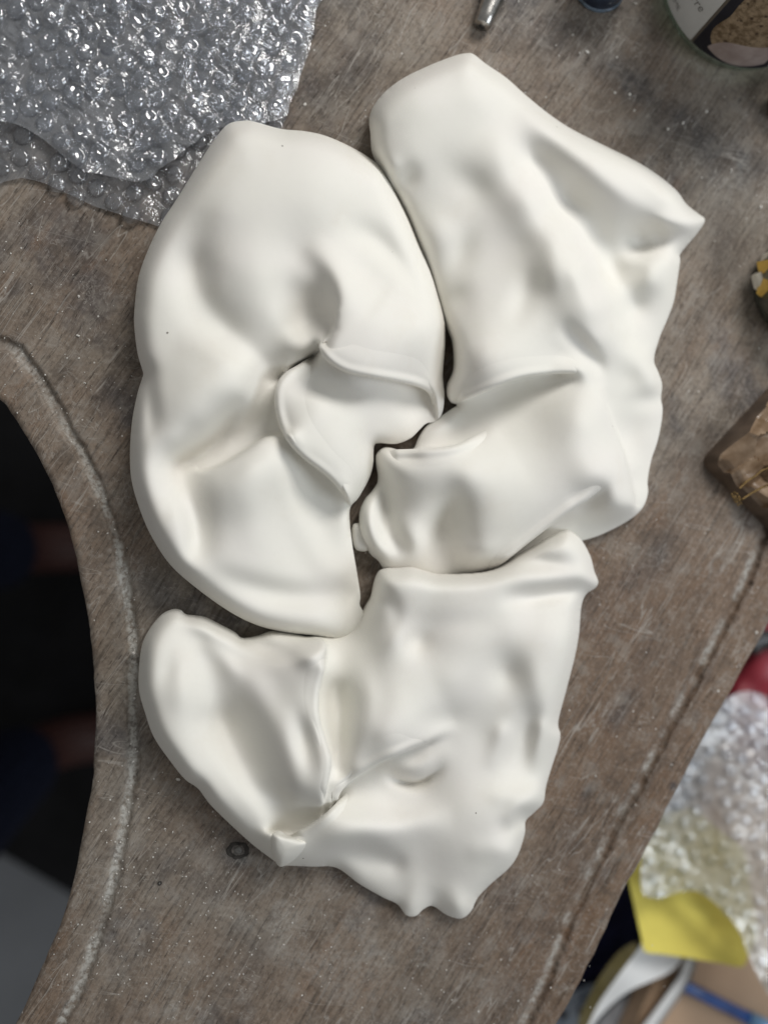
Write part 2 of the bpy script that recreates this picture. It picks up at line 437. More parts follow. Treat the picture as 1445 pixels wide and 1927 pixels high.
    k.l(k.bump(h, 0.75, 0.0011), b.inputs['Normal'])
    return m
M_BENCH = bench_wood()

def simple(name, col, rough=0.6, spec=0.4, metal=0.0, var=0.15, scale=40, bump=0.0, bscale=120, bdist=0.001):
    m, nt, b = new_mat(name); k = NT(nt); v = k.coord()
    n = k.noise(v, scale, 4, 0.6)
    d = tuple(max(0, c*(1-var)) for c in col); e = tuple(min(1, c*(1+var)) for c in col)
    k.l(k.mix(k.ramp(n, 0.3, 0.7), d, e), b.inputs['Base Color'])
    b.inputs['Roughness'].default_value = rough; b.inputs['Specular IOR Level'].default_value = spec
    b.inputs['Metallic'].default_value = metal
    if bump: k.l(k.bump(k.noise(v, bscale, 5, 0.6), bump, bdist), b.inputs['Normal'])
    return m

def film(name, milky=0.12, base_refl=0.10, crinkle=0.6, cscale=160, tint=(0.95, 0.97, 1.0), white=(0.82, 0.85, 0.9)):
    """thin clear plastic film: see-through, glossy by angle, slightly milky, crinkled"""
    m, nt, b = new_mat(name); k = NT(nt); nt.nodes.remove(b)
    out = [x for x in nt.nodes if x.type == 'OUTPUT_MATERIAL'][0]
    v = k.coord()
    n1 = k.noise(v, cscale, 3, 0.55, 1.5); n2 = k.noise(k.coord((0, 0, 0.6), (0.35, 1, 1)), cscale*1.5, 3, 0.6, 0.8)
    ridg = k.math('ABSOLUTE', k.math('SUBTRACT', n1, 0.5)); ridg2 = k.math('ABSOLUTE', k.math('SUBTRACT', n2, 0.5))
    bp = k.bump(k.math('ADD', ridg, ridg2), crinkle, 0.0022)
    tr = k.n('ShaderNodeBsdfTransparent'); tr.inputs[0].default_value = (*tint, 1)
    gl = k.n('ShaderNodeBsdfGlossy'); gl.inputs['Roughness'].default_value = 0.07; gl.inputs[0].default_value = (1, 1, 1, 1); k.l(bp, gl.inputs['Normal'])
    df = k.n('ShaderNodeBsdfDiffuse'); df.inputs[0].default_value = (*white, 1); k.l(bp, df.inputs['Normal'])
    tl = k.n('ShaderNodeBsdfTranslucent'); tl.inputs[0].default_value = (*white, 1)
    mx0 = k.n('ShaderNodeMixShader'); mx0.inputs[0].default_value = 0.5; k.l(df.outputs[0], mx0.inputs[1]); k.l(tl.outputs[0], mx0.inputs[2])
    mx1 = k.n('ShaderNodeMixShader'); mx1.inputs[0].default_value = milky; k.l(tr.outputs[0], mx1.inputs[1]); k.l(mx0.outputs[0], mx1.inputs[2])
    lw = k.n('ShaderNodeLayerWeight'); lw.inputs[0].default_value = 0.35; k.l(bp, lw.inputs['Normal'])
    f = k.math('ADD', k.math('MULTIPLY', lw.outputs['Fresnel'], 0.75), base_refl, clamp=True)
    mx2 = k.n('ShaderNodeMixShader'); k.l(f, mx2.inputs[0]); k.l(mx1.outputs[0], mx2.inputs[1]); k.l(gl.outputs[0], mx2.inputs[2])
    k.l(mx2.outputs[0], out.inputs[0])
    return m

# ------------------------------------------------------------------ the workbench
HOLE = [(-420, 640), (-200, 668), (-80, 705), (0, 751), (21, 775), (46, 814), (71, 856), (95, 902), (113, 945), (131, 998), (145, 1051), (155, 1104), (166, 1156), (171, 1195), (176, 1240), (178, 1276), (182, 1347), (178, 1411), (176, 1468), (164, 1525), (153, 1589), (139, 1657), (121, 1721), (93, 1789), (64, 1857), (32, 1924), (-10, 2000), (-70, 2100), (-150, 2230)]
EDGE = [(1600, 868), (1520, 1024), (1443, 1174), (1395, 1259), (1330, 1376), (1274, 1481), (1217, 1594), (1181, 1658), (1149, 1723), (1117, 1795), (1080, 1864), (1048, 1924), (990, 2030), (900, 2230)]
G_LEFT = [(-420, 560), (-200, 590), (-60, 628), (0, 648), (35, 662), (71, 708), (102, 761), (131, 814), (159, 860), (183, 913), (201, 959), (219, 1012), (229, 1061), (240, 1125), (249, 1195), (252, 1240), (249, 1311), (252, 1400), (248, 1461), (237, 1525), (228, 1582), (214, 1650), (196, 1721), (171, 1796), (150, 1860), (121, 1917), (80, 2000), (0, 2120), (-80, 2230)]
G_RIGHT = [(1560, 790), (1490, 912), (1426, 1032), (1393, 1110), (1350, 1195), (1313, 1269), (1270, 1345), (1233, 1414), (1201, 1480), (1161, 1545), (1121, 1626), (1084, 1699), (1056, 1767), (1036, 1818), (985, 1930), (900, 2110), (840, 2230)]
bench = empty('workbench', (0.12, 0.0, 0.0))
tag(bench, 'worn grey brown wooden jeweller workbench with a curved cut-out on its left', 'workbench')
def make_bench():
    hole = curve(HOLE, 4); edge = curve(EDGE, 3)
    kk = np.arange(len(hole)); hole = hole+1.6*(np.stack([vnoise(kk*0.9, kk*0, 4), vnoise(kk*0.9, kk*0, 5)], 1)-0.5)
    kk = np.arange(len(edge)); edge = edge+4.0*(np.stack([vnoise(kk*0.9, kk*0, 6), vnoise(kk*0.9, kk*0, 7)], 1)-0.5)
    outl = np.vstack([hole, edge[::-1], [(1900, 500), (1900, -500), (700, -500), (-420, -500)]])
    s = Sheet.__new__(Sheet)
    s_curve = globals()['curve']
    globals()['curve'] = lambda p, n=8, closed=False: np.asarray(p, float) if closed else s_curve(p, n, closed)
    try: Sheet.__init__(s, outl, 4.0)
    finally: globals()['curve'] = s_curve
    s.z[:] = 0
    X, Y = s.X, s.Y
    s.z += -1.8*np.clip(1-s.d/11.0, 0, 1)**2
    gl = curve(G_LEFT, 4); gr = curve(G_RIGHT, 4)
    d1, s1, t1, _, _ = poly_dist(X, Y, gl, False); d2, s2, t2, _, _ = poly_dist(X, Y, gr, False)
    wv = 1+0.55*(vnoise(X*0.03, Y*0.03, 3)-0.5)+0.35*(vnoise(X*0.12, Y*0.12, 33)-0.5)
    s.z += -2.8*np.exp(-(d1/(11.5*wv))**6)
    s.z += -3.6*np.exp(-(d2/(11*wv))**6)
    # the strip outside the right-hand groove: worn down, then a rounded lip
    off = np.where(s2 > 0, d2, -d2)      # sign fixed below
    q = np.array([1400.0]), np.array([1240.0])
    sg = poly_dist(q[0], q[1], gr, False)[1][0]
    off = d2*s2*sg
    s.z += np.where(off > 0, -1.6*np.exp(-((off-24)/16)**2), 0)
    s.z += 0.35*(vnoise(X*0.012, Y*0.012, 8)-0.5)+0.18*(vnoise(X*0.05, Y*0.05, 9)-0.5)
    dust = 1.25*np.exp(-(d1/(8.5*wv))**4)*smooth01((vnoise(t1*60, t1*0, 11)+0.1)*1.6)*np.interp(t1, [0, 0.25, 0.38, 0.5, 0.62, 0.8, 1], [0.3, 0.35, 0.8, 1.0, 0.75, 0.9, 1.0])
    dust += 0.30*np.exp(-((d1)/26)**2)*vnoise(X*0.03, Y*0.03, 12)
    dust += 0.75*np.exp(-((off+4)/6.5)**4)*smooth01((vnoise(t2*70, t2*0, 13)-0.25)*2.2)
    for (x, y, r, a) in ((650, 1800, 130, .22), (500, 1700, 120, .25), (330, 1880, 90, .25), (260, 1750, 70, .2), (1180, 320, 90, .3), (1390, 330, 60, .3), (1120, 150, 60, .25), (850, 1850, 130, .15)):
        dust += a*np.exp(-((X-x)**2+(Y-y)**2)/r**2)*smooth01(vnoise(X*0.03, Y*0.03, 14)*2-0.6)
    stain_shade = np.zeros(len(X))
    for (x, y, rx, ry, ang, a) in ((165, 460, 45, 28, -40, .75), (110, 520, 30, 12, -45, .6), (30, 545, 25, 12, -50, .7), (1060, 60, 90, 50, 20, .75), (1180, 150, 75, 32, 30, .7), (1310, 260, 95, 45, 35, .75), (1420, 310, 60, 40, 20, .6),
            (310, 1120, 70, 40, 45, .55), (400, 1640, 80, 60, -50, .45), (470, 1790, 60, 90, 30, .3), (1060, 1160, 60, 40, -50, .4), (1230, 1050, 70, 40, -50, .45), (1170, 1330, 55, 22, -60, .6), (1100, 1495, 25, 10, -55, .8), (880, 1790, 40, 14, -60, .5),  # first patch paints the shadow between left and lower pieces, the rest are stains
            (448, 1602, 30, 26, 0, .8), (700, 1790, 14, 8, -60, .7), (640, 150, 80, 50, -50, .4), (560, 330, 40, 30, 0, .3), (1140, 1640, 24, 10, -60, .7), (1310, 1345, 12, 9, -60, .9), (1265, 1480, 10, 7, -60, .9), (1300, 850, 60, 60, 0, .3), (60, 400, 60, 20, -50, .35), (950, 1880, 90, 40, -55, .25), (1195, 1720, 18, 10, -60, .6), (1360, 470, 40, 70, 0, .35)):
        c, n = math.cos(R(ang)), math.sin(R(ang)); dx, dy = X-x, Y-y
        stain_shade += a*np.exp(-((dx*c+dy*n)/rx)**2-((-dx*n+dy*c)/ry)**2)
    stain_shade = np.clip(stain_shade*(0.8+1.0*vnoise(X*0.03, Y*0.03, 15)), 0, 1)
    stain_shade = np.maximum(stain_shade, np.where(off > 0, 0.55*np.exp(-((off-15)/6)**2)*vnoise(X*0.02, Y*0.02, 21), 0))
    warm = smooth01((X-700)/500)*smooth01((Y-700)/500)*0.9+0.25*vnoise(X*0.006, Y*0.006, 16)
    warm += np.where(off > 8, 0.45*np.exp(-((off-28)/16)**2), 0)
    warm += np.exp(-((X-90)/45)**2)*smooth01((Y-1500)/200)*0.6
    warm = np.clip(warm, 0, 1)
    o = s.build('bench_top', M_BENCH, bench, zfoot=-0.045, tuck=0.001, attrs={'dust': dust, 'stain_shade': stain_shade, 'warm': warm})
    return o
make_bench()

# ------------------------------------------------------------------ the three porcelain pieces
GAIN = 1.8
def shape(z):
    z = GAIN*(z-29)+29
    z = np.where(z < 12, 4+8*np.exp((z-12)/8.0), z)              # soft floor
    return np.where(z > 42, 42+10*np.tanh((z-42)/10.0), z)       # soft ceiling
def piece_left():
    O = [(459, 227), (429, 234), (403, 264), (369, 316), (332, 376), (304, 419), (279, 470), (261, 522), (254, 577), (253, 612), (259, 663), (268, 695), (270, 704), (266, 718), (259, 741), (249, 793), (245, 857), (249, 909), (266, 965), (287, 1012), (321, 1063), (369, 1106), (429, 1149), (480, 1175), (532, 1189), (583, 1195), (635, 1201), (663, 1193), (682, 1177), (686, 1163), (684, 1152), (677, 1138), (678, 1119), (671, 1072), (663, 1025), (658, 977), (660, 954), (673, 939), (684, 921), (695, 900), (702, 875), (703, 848), (706, 836), (716, 834), (746, 835), (772, 825), (788, 810), (802, 797), (819, 793), (832, 777), (836, 742), (833, 707), (837, 656), (838, 621), (836, 600), (826, 560), (811, 509), (789, 457), (768, 406), (744, 356), (729, 327), (712, 309), (669, 281), (617, 257), (575, 247), (532, 243), (497, 234), (476, 228)]
    s = Sheet(O, 1.7)
    Z = [(460, 275, 35), (540, 290, 36), (640, 315, 36), (705, 350, 34), (310, 470, 31), (295, 560, 31), (300, 640, 31), (345, 390, 33), (500, 360, 37), (590, 385, 37), (430, 400, 36), (400, 330, 35),
         (372, 440, 32), (372, 500, 31), (385, 560, 31), (425, 625, 30), (425, 490, 35), (450, 430, 36), (490, 520, 36), (460, 570, 34), (520, 600, 33), (500, 640, 31), (560, 640, 29), (585, 635, 28), (540, 540, 33), (580, 560, 30.5), (600, 600, 28.5), (565, 520, 34), (560, 480, 34),
         (600, 480, 35), (640, 525, 37), (650, 580, 38), (690, 520, 34), (740, 580, 35), (700, 650, 35), (790, 620, 34), (760, 440, 33), (800, 560, 33), (690, 440, 33), (640, 430, 35), (740, 510, 33),
         (640, 730, 30), (590, 770, 30), (555, 740, 26), (700, 770, 28), (650, 840, 28), (760, 790, 21), (790, 750, 17), (662, 905, 24), (735, 810, 21),
         (400, 690, 36), (330, 720, 35), (300, 800, 34), (450, 730, 35), (495, 715, 28), (380, 790, 34), (330, 830, 33), (440, 825, 21.5), (490, 795, 23), (395, 855, 21.5), (350, 872, 23),
         (400, 905, 27), (470, 880, 29), (530, 850, 29), (290, 900, 33), (310, 980, 34), (350, 1040, 33), (430, 985, 30), (470, 950, 31), (480, 1010, 30), (580, 930, 22.5), (600, 1000, 20.5), (640, 950, 22.5),
         (450, 1085, 30), (560, 1080, 24), (500, 1140, 27), (600, 1160, 25), (660, 1160, 20), (660, 1060, 20), (620, 1040, 20)]
    s.z = tps(Z, s.X, s.Y)
    s.ridge([(575, 455), (612, 490), (636, 525), (645, 570), (640, 610), (625, 640)], [0, 2, 3.5, 4, 3, 1], 24, 18)
    s.ridge([(398, 395), (376, 440), (368, 500), (378, 555), (412, 605), (462, 655), (505, 695)], [0, -1, -3.5, -2.5, -1.5, -1.5, -1.5], 24, 40)
    s.ridge([(330, 640), (400, 655), (455, 690)], [0, 2, 2], 26)
    s.fold([(598, 655), (622, 622), (632, 590), (632, 560), (618, 525)], [5, 7, 5, 2, 0], 16, 40, 0.3, 45)
    s.ridge([(635, 610), (608, 652), (575, 680), (540, 701), (520, 716), (490, 712)], [0, -8, -9, -8, -3, 0], 5.5, crisp=True)
    s.ridge([(560, 650), (600, 640)], [4, 5], 28)
    s.fold([(535, 700), (524, 722), (520, 755), (526, 790), (543, 828), (575, 862), (615, 892), (643, 922), (660, 953)][::-1], [9, 8, 8, 7, 8, 8, 8, 5], 13, 55, 0.45, 38, lip=(0.13, 1))
    s.fold([(822, 800), (819, 770), (812, 742), (795, 727), (760, 717), (700, 708), (650, 697), (617, 676), (603, 652)], [7, 10, 9, 8, 8, 8, 8, 8, 6], 14, 55, 0.4, 34, lip=(0.14, 0.95))
    s.fold([(545, 812), (500, 822), (460, 848), (420, 872), (380, 885), (335, 876)][::-1], [0, 5, 8, 8, 7, 3], 12, 45, 0.5, 34)
    s.ridge([(335, 874), (370, 856), (405, 830), (428, 795), (450, 765)], [-3, -5, -6, -5, -2], 12, 12)
    s.ridge([(336, 884), (352, 930), (368, 985), (368, 1030), (350, 1062)], [-3, -5, -6, -5, 0], 34, 18)
    s.ridge([(540, 860), (550, 930), (575, 1000), (615, 1062), (670, 1088)], [0, 1, 1.5, 1.5, 1], 26, 26)
    s.ridge([(272, 700), (280, 735), (284, 790), (275, 830)], [-3, -4, -3, 0], 12)
    s.ridge([(380, 1070), (450, 1098), (530, 1118), (610, 1122), (665, 1108)], [0, -2.5, -3.5, -3, -1], 22, 28)
    s.ridge([(640, 910), (652, 950), (655, 990)], [1, 4, 1], 13)
    s.blob(790, 748, -7, 22, 14, 10)
    s.ridge([(672, 1100), (668, 1128), (676, 1150)], [0, -5, -1], 8)
    s.ridge([(640, 415), (710, 455), (765, 530), (800, 600)], [0, -2.5, -2.5, 0], 26)
    s.ridge([(700, 480), (745, 520), (790, 580)], [1, 2, 0], 18)
    s.z = shape(s.z)
    zr = 11.0
    s.z = zr+(s.z-zr+3)*s.edge(34, 95, 0.62)
    s.smooth(70, 0.7, True); s.smooth(1)
    s.flap([(820, 786), (818, 768), (812, 744), (797, 729), (760, 718), (700, 708), (650, 697), (617, 676), (604, 655), (606, 640)], [(622, 618), (655, 625), (700, 640), (760, 650), (800, 665), (826, 700), (831, 745), (828, 775)], 4.5, e0=30, e1=14)
    s.flap([(657, 944), (643, 922), (615, 892), (575, 862), (543, 828), (526, 790), (520, 755), (524, 724), (540, 703), (565, 688), (590, 668)], [(612, 665), (610, 690), (595, 720), (590, 755), (605, 795), (640, 840), (672, 872), (680, 905), (670, 935)], 5.0, e0=22, e1=26, wback=50)
    o = s.build('porcelain_fold_sculpture', M_PORC)
    return tag(o, 'white porcelain drape, left piece with a deep bowl and a tongue-shaped flap', 'ceramic sculpture', 'white folded porcelain pieces')
piece_left()

def piece_right():
    O = [(879, 100), (858, 104), (815, 120), (764, 144), (731, 167), (707, 193), (695, 221), (697, 254), (700, 287), (712, 316), (724, 345), (745, 375), (764, 412), (784, 462), (804, 512), (820, 565), (832, 596), (841, 620), (850, 643), (853, 676), (851, 700), (841, 723), (840, 742), (848, 757), (860, 762), (850, 769), (834, 780), (815, 792), (801, 803), (788, 822), (776, 846), (754, 848), (738, 843), (722, 842), (709, 853), (707, 869), (711, 902), (702, 921), (686, 940), (677, 962), (676, 990), (680, 1012), (688, 1028), (698, 1044), (712, 1056), (724, 1072), (750, 1078), (790, 1080), (834, 1088), (895, 1082), (930, 1076), (966, 1056), (1010, 1040), (1060, 1025), (1093, 1018), (1131, 1006), (1178, 982), (1206, 959), (1218, 931), (1218, 902), (1225, 865), (1236, 832), (1244, 794), (1246, 768), (1243, 750), (1245, 723), (1238, 700), (1230, 676), (1241, 634), (1255, 601), (1267, 568), (1272, 540), (1279, 492), (1280, 477), (1309, 442), (1324, 420), (1324, 410), (1316, 404), (1291, 384), (1272, 358), (1234, 327), (1192, 301), (1131, 271), (1074, 242), (1032, 214), (989, 179), (952, 146), (914, 120), (891, 102)]
    s = Sheet(O, 1.7)
    Z = [(780, 190, 35), (850, 150, 35), (830, 240, 34), (740, 230, 33), (900, 180, 35), (735, 300, 31), (785, 300, 32), (820, 345, 29), (900, 350, 29.5), (765, 350, 28.5), (800, 400, 26.5), (845, 440, 27.5), (885, 485, 27.5), (840, 520, 25), (870, 550, 27), (835, 580, 22.5),
         (900, 250, 33.5), (950, 300, 33), (1000, 375, 32.5), (1050, 445, 33), (1090, 510, 35), (1115, 580, 35), (1125, 640, 32), (940, 400, 29.5), (980, 460, 29.5), (960, 530, 30), (1020, 540, 32), (1000, 610, 31), (940, 630, 30), (890, 660, 30), (1060, 610, 33), (1060, 670, 28), (960, 690, 28), (870, 710, 26),
         (1000, 300, 29), (1060, 385, 26), (1120, 455, 23), (1140, 520, 22), (960, 195, 33), (1020, 250, 33), (1080, 300, 33), (1150, 330, 33), (1220, 370, 31), (1260, 400, 29), (1300, 420, 25), (1100, 365, 29), (1160, 425, 26), (1205, 475, 19), (1240, 450, 21),
         (1180, 525, 23), (1230, 510, 25), (1190, 600, 21), (1240, 560, 22), (1160, 600, 24), (1200, 650, 20), (1220, 690, 22), (1180, 710, 22), (1195, 760, 20), (1225, 740, 19), (1185, 820, 17), (1215, 830, 17), (1205, 900, 16),
         (1080, 740, 29), (1100, 800, 31), (1000, 790, 26), (940, 760, 22.5), (890, 790, 21.5), (830, 800, 20.5), (960, 850, 29), (1050, 860, 31), (880, 900, 31), (820, 880, 27), (760, 885, 26), (735, 945, 20), (790, 960, 24), (850, 960, 24), (840, 1010, 20), (780, 1020, 22), (900, 1000, 26), (960, 980, 26), (1140, 900, 30), (1170, 950, 25), (1080, 910, 29), (1050, 1000, 18), (1120, 980, 19), (1100, 1010, 15), (700, 990, 22), (760, 1050, 18), (860, 1060, 17)]
    s.z = tps(Z, s.X, s.Y)
    s.fold([(1118, 712), (1090, 701), (1040, 701), (980, 709), (930, 727), (880, 748), (846, 758)], [0, 3, 7, 10, 11, 9, 7], 14, 60, 0.5, 42, lip=True)
    s.ridge([(915, 240), (955, 298), (1003, 366), (1060, 438), (1112, 512)], [0, 2.2, 3.6, 3.8, 2.0], 24, 110)
    s.ridge([(1085, 470), (1120, 535), (1146, 598), (1182, 655), (1232, 700)], [0, 1.6, 2.6, 3.4, 3], 22, 34)
    s.ridge([(950, 265), (1000, 320), (1060, 395), (1120, 470), (1160, 535), (1185, 605)], [0, -1.5, -2, -2, -2, -1], 30)
    s.ridge([(975, 200), (1040, 250), (1100, 302), (1170, 362), (1235, 412)], [0, 2.5, 3, 3, 1], 24, 40)
    s.fold([(1196, 950), (1190, 915), (1174, 850), (1150, 790), (1130, 735), (1120, 705)][::-1], [0, 4, 5, 6, 6, 5], 18, 50, 0.5, 30, soft=3)
    s.fold([(935, 800), (890, 828), (850, 842), (800, 846), (752, 848), (720, 846)][::-1], [4, 8, 9, 7, 3, 0], 16, 50, 0.5, 40, lip=True)
    s.fold([(1150, 905), (1110, 933), (1060, 966), (1000, 1012), (930, 1068), (890, 1082)], [0, 4, 8, 8, 6, 4], 16, 45, 0.4, 30, soft=3, lip=True)
    s.ridge([(1050, 610), (1090, 645), (1118, 680), (1128, 715)], [0, -3, -4, -2], 14, 14)
    s.ridge([(1060, 690), (1100, 705), (1135, 720)], [2, 3, 1], 16)
    s.ridge([(712, 870), (722, 920), (728, 970), (742, 1015), (765, 1035)], [-1, -5, -6, -5, -1], 14, 16)
    s.ridge([(700, 930), (690, 975), (698, 1020), (722, 1048)], [2, 4, 4, 3], 16)
    s.ridge([(850, 920), (845, 970), (828, 1010), (822, 1060)], [-1, -4, -6, -7], 26)
    s.ridge([(775, 1000), (790, 1035), (760, 1060)], [1, 3, 2], 24)
    s.ridge([(860, 1030), (900, 1040), (950, 1030)], [1, 3, 1], 22)
    s.ridge([(1160, 890), (1120, 930), (1070, 955)], [0, -4, 0], 22, 22)
    s.ridge([(1180, 420), (1205, 462), (1215, 490)], [0, -3.5, 0], 20)
    s.blob(1238, 445, -3, 22, 16, 60)
    s.ridge([(1215, 415), (1262, 418), (1300, 425)], [0, 3, 2], 14)
    s.ridge([(1150, 500), (1195, 488), (1250, 492)], [0, 3, 2], 18)
    s.blob(1225, 525, 3, 22); s.blob(1195, 575, -3, 22); s.blob(1205, 625, 3, 16, 26); s.blob(1180, 640, -2, 14)
    s.blob(818, 440, 3, 24, 40, -20); s.blob(868, 474, -3.5, 24, 44, 20); s.blob(765, 338, -4, 18, 26, 30); s.blob(735, 312, 3, 16); s.blob(880, 345, -2, 60, 30, 40)
    s.blob(1040, 515, 3, 26, 40, 10); s.blob(985, 560, -2.5, 20, 50, 20); s.blob(860, 560, -3, 30, 20, -40); s.blob(1090, 530, 3, 16, 40, -20)
    s.ridge([(1170, 790), (1240, 778)], [0, 1], 16); s.ridge([(1170, 735), (1240, 728)], [0.3, 1.4], 18); s.ridge([(1165, 758), (1244, 752)], [0, -1.4], 12)
    s.blob(1195, 880, 3, 14, 22)
    s.ridge([(790, 830), (840, 790), (870, 775)], [0, 3, 0], 16)
    s.z = shape(s.z)
    zr = 8-4*smooth01((s.Y-980)/60)
    H = s.z-zr+2
    s.z = zr+H*s.edge(28, 80, 0.65)
    s.smooth(70, 0.7, True); s.smooth(1)
    s.flap([(1124, 722), (1116, 710), (1090, 701), (1040, 701), (980, 709), (930, 727), (880, 748), (852, 757)], [(852, 735), (866, 700), (910, 672), (980, 655), (1060, 655), (1105, 672), (1128, 700)], 5.0, e0=40, e1=18)
    s.flap([(726, 849), (752, 849), (800, 847), (850, 842), (890, 826), (930, 800)], [(925, 835), (880, 880), (820, 895), (760, 895), (728, 872)], 4.5, e0=20, e1=60)
    s.flap([(1150, 905), (1110, 934), (1060, 967), (1000, 1013), (930, 1068), (905, 1078)], [(905, 1050), (945, 1005), (1000, 955), (1070, 910), (1140, 885)], 4.5, e0=70, e1=60)
    lob = Sheet([(663, 990), (672, 984), (690, 990), (700, 1020), (692, 1036), (676, 1037), (667, 1030), (662, 1010)], 1.6, 5)
    lob.z = 5+5*lob.edge(10, 20); s.extra.append((lob, 0.0))
    o = s.build('porcelain_fold_sculpture', M_PORC)
    return tag(o, 'white porcelain drape, right piece with a long diagonal ridge and pointed corner', 'ceramic sculpture', 'white folded porcelain pieces')
piece_right()

def piece_bottom():
    O = [(748, 1068), (775, 1067), (801, 1074), (828, 1080), (899, 1077), (938, 1066), (969, 1046), (1000, 1029), (1031, 1011), (1060, 998), (1072, 998), (1093, 1015), (1110, 1046), (1118, 1075), (1125, 1094), (1120, 1106), (1102, 1119), (1093, 1144), (1089, 1193), (1080, 1241), (1065, 1299), (1050, 1358), (1054, 1382), (1050, 1405), (1036, 1449), (1027, 1480), (1022, 1510), (1005, 1529), (989, 1545), (987, 1569), (974, 1609), (956, 1635), (925, 1662), (899, 1689), (886, 1715), (870, 1728), (854, 1727), (837, 1720), (814, 1705), (797, 1711), (782, 1724), (764, 1722), (748, 1702), (721, 1689), (677, 1664), (633, 1633), (589, 1631), (544, 1629), (529, 1629), (512, 1617), (474, 1588), (427, 1545), (395, 1513), (373, 1484), (348, 1466), (319, 1430), (290, 1387), (274, 1343), (262, 1297), (263, 1246), (269, 1210), (283, 1182), (305, 1156), (326, 1146), (341, 1148), (352, 1156), (384, 1160), (413, 1174), (442, 1189), (456, 1200), (485, 1196), (513, 1187), (553, 1191), (580, 1196), (604, 1194), (632, 1190), (655, 1180), (672, 1168), (681, 1152), (688, 1138), (697, 1122), (704, 1092), (712, 1075), (726, 1069)]
    s = Sheet(O, 1.7)
    Z = [(320, 1185, 28), (300, 1250, 31), (310, 1330, 31), (360, 1420, 30), (430, 1500, 28), (480, 1555, 25), (360, 1250, 30), (390, 1330, 29), (415, 1350, 24), (470, 1430, 24), (515, 1500, 23), (410, 1230, 25), (480, 1290, 27), (540, 1350, 28), (560, 1270, 28), (590, 1245, 30), (555, 1440, 26), (590, 1480, 25), (590, 1350, 28), (520, 1225, 27),
         (720, 1105, 34), (800, 1110, 35), (900, 1110, 35), (1000, 1090, 33), (1080, 1050, 32), (690, 1170, 26), (660, 1240, 25), (638, 1320, 23), (650, 1400, 23), (740, 1200, 34), (790, 1205, 31), (840, 1180, 34), (760, 1300, 33), (830, 1360, 29), (850, 1280, 34), (900, 1220, 34), (1000, 1140, 31), (1080, 1130, 29), (960, 1180, 34), (1040, 1190, 34), (950, 1270, 30), (960, 1330, 29), (1010, 1290, 32), (1050, 1280, 32), (720, 1380, 31), (780, 1400, 28), (900, 1380, 26), (960, 1400, 26), (1000, 1380, 25), (1025, 1395, 24), (990, 1440, 22), (690, 1300, 29),
         (720, 1490, 21.5), (800, 1490, 22.5), (850, 1430, 26), (900, 1450, 26), (700, 1540, 26), (640, 1560, 25), (800, 1540, 25), (880, 1520, 28), (940, 1520, 28), (980, 1500, 26), (800, 1620, 22), (860, 1600, 26), (740, 1600, 23), (930, 1600, 26), (680, 1625, 20), (800, 1680, 19), (860, 1690, 20), (590, 1600, 20), (540, 1600, 20), (660, 1180, 20)]
    s.z = tps(Z, s.X, s.Y)
    s.fold([(608, 1522), (613, 1478), (621, 1432), (612, 1398), (598, 1350), (598, 1300), (608, 1258), (614, 1214), (596, 1198)][::-1], [4, 9, 9, 8, 8, 8, 8, 7, 4], 14, 45, 0.6, 36, lip=(0.02, 0.90))
    s.fold([(860, 1372), (800, 1400), (740, 1420), (690, 1445), (656, 1468), (636, 1490), (628, 1512)], [0, 4, 7, 9, 10, 10, 7], 15, 55, 0.5, 36, lip=(0, 0.9))
    s.ridge([(735, 1438), (785, 1446), (828, 1415)], [1.5, 3.5, 1], 17)
    s.ridge([(722, 1452), (752, 1470), (788, 1474), (815, 1458), (835, 1430)], [0, -4, -5, -3, 0], 6, 9, crisp=True)
    s.fold([(512, 1566), (545, 1574), (575, 1562), (610, 1537), (640, 1508), (660, 1480)], [5, 7, 7, 7, 5, 0], 14, 45, 0.3, 34)

    # left lobe: long soft valleys and ridges
    s.ridge([(345, 1190), (385, 1270), (415, 1350), (452, 1440), (495, 1530)], [-1, -3.2, -4, -3.2, -1.5], 34, 50)
    s.ridge([(440, 1235), (485, 1310), (525, 1390), (548, 1470), (548, 1530)], [0.5, 2.5, 3.2, 2.5, 0.5], 30)
    s.ridge([(560, 1340), (575, 1400), (585, 1450)], [-1, -4, -1], 16)
    s.ridge([(390, 1390), (440, 1470), (500, 1550)], [1, 2, 3], 24)
    s.blob(315, 1260, -2.5, 14, 34, 15); s.blob(345, 1300, 2, 18, 40, 10); s.blob(530, 1490, -3, 16, 40, -15)
    s.ridge([(345, 1160), (400, 1186), (450, 1212), (490, 1222)], [2, 4, 3, 0], 14)
    s.ridge([(370, 1160), (410, 1172), (450, 1196)], [-2, -4, -3], 8)
    s.ridge([(470, 1212), (510, 1220), (550, 1210)], [-2, -4, -2], 12); s.ridge([(540, 1215), (575, 1232), (600, 1222)], [1, 3, 3], 14)
    s.ridge([(555, 1240), (585, 1265)], [-1.2, -1], 22)
    s.ridge([(450, 1290), (430, 1250), (400, 1215)], [0, 2, 2], 16)
    s.blob(525, 1560, -5, 18, 10, 0)
    # main sheet
    s.ridge([(735, 1095), (800, 1096), (900, 1094), (1000, 1090), (1110, 1080)], [1.5, 2, 2, 2, 2], 28)
    s.ridge([(960, 1062), (1010, 1058), (1060, 1062), (1100, 1060)], [-3, -5, -3, -1], 14)
    s.ridge([(940, 1128), (1000, 1122), (1060, 1114), (1110, 1106)], [0, -4, -5, -4], 13)
    s.ridge([(720, 1110), (745, 1160), (720, 1210)], [-1, -1.5, 0], 14)
    s.ridge([(750, 1152), (800, 1172), (900, 1170), (960, 1168)], [0, -1.2, -1, 0], 24)
    s.blob(783, 1208, -3.2, 24, 20, -40); s.blob(836, 1355, -3.5, 40, 22, -15); s.blob(950, 1262, -3, 28, 40, -20)
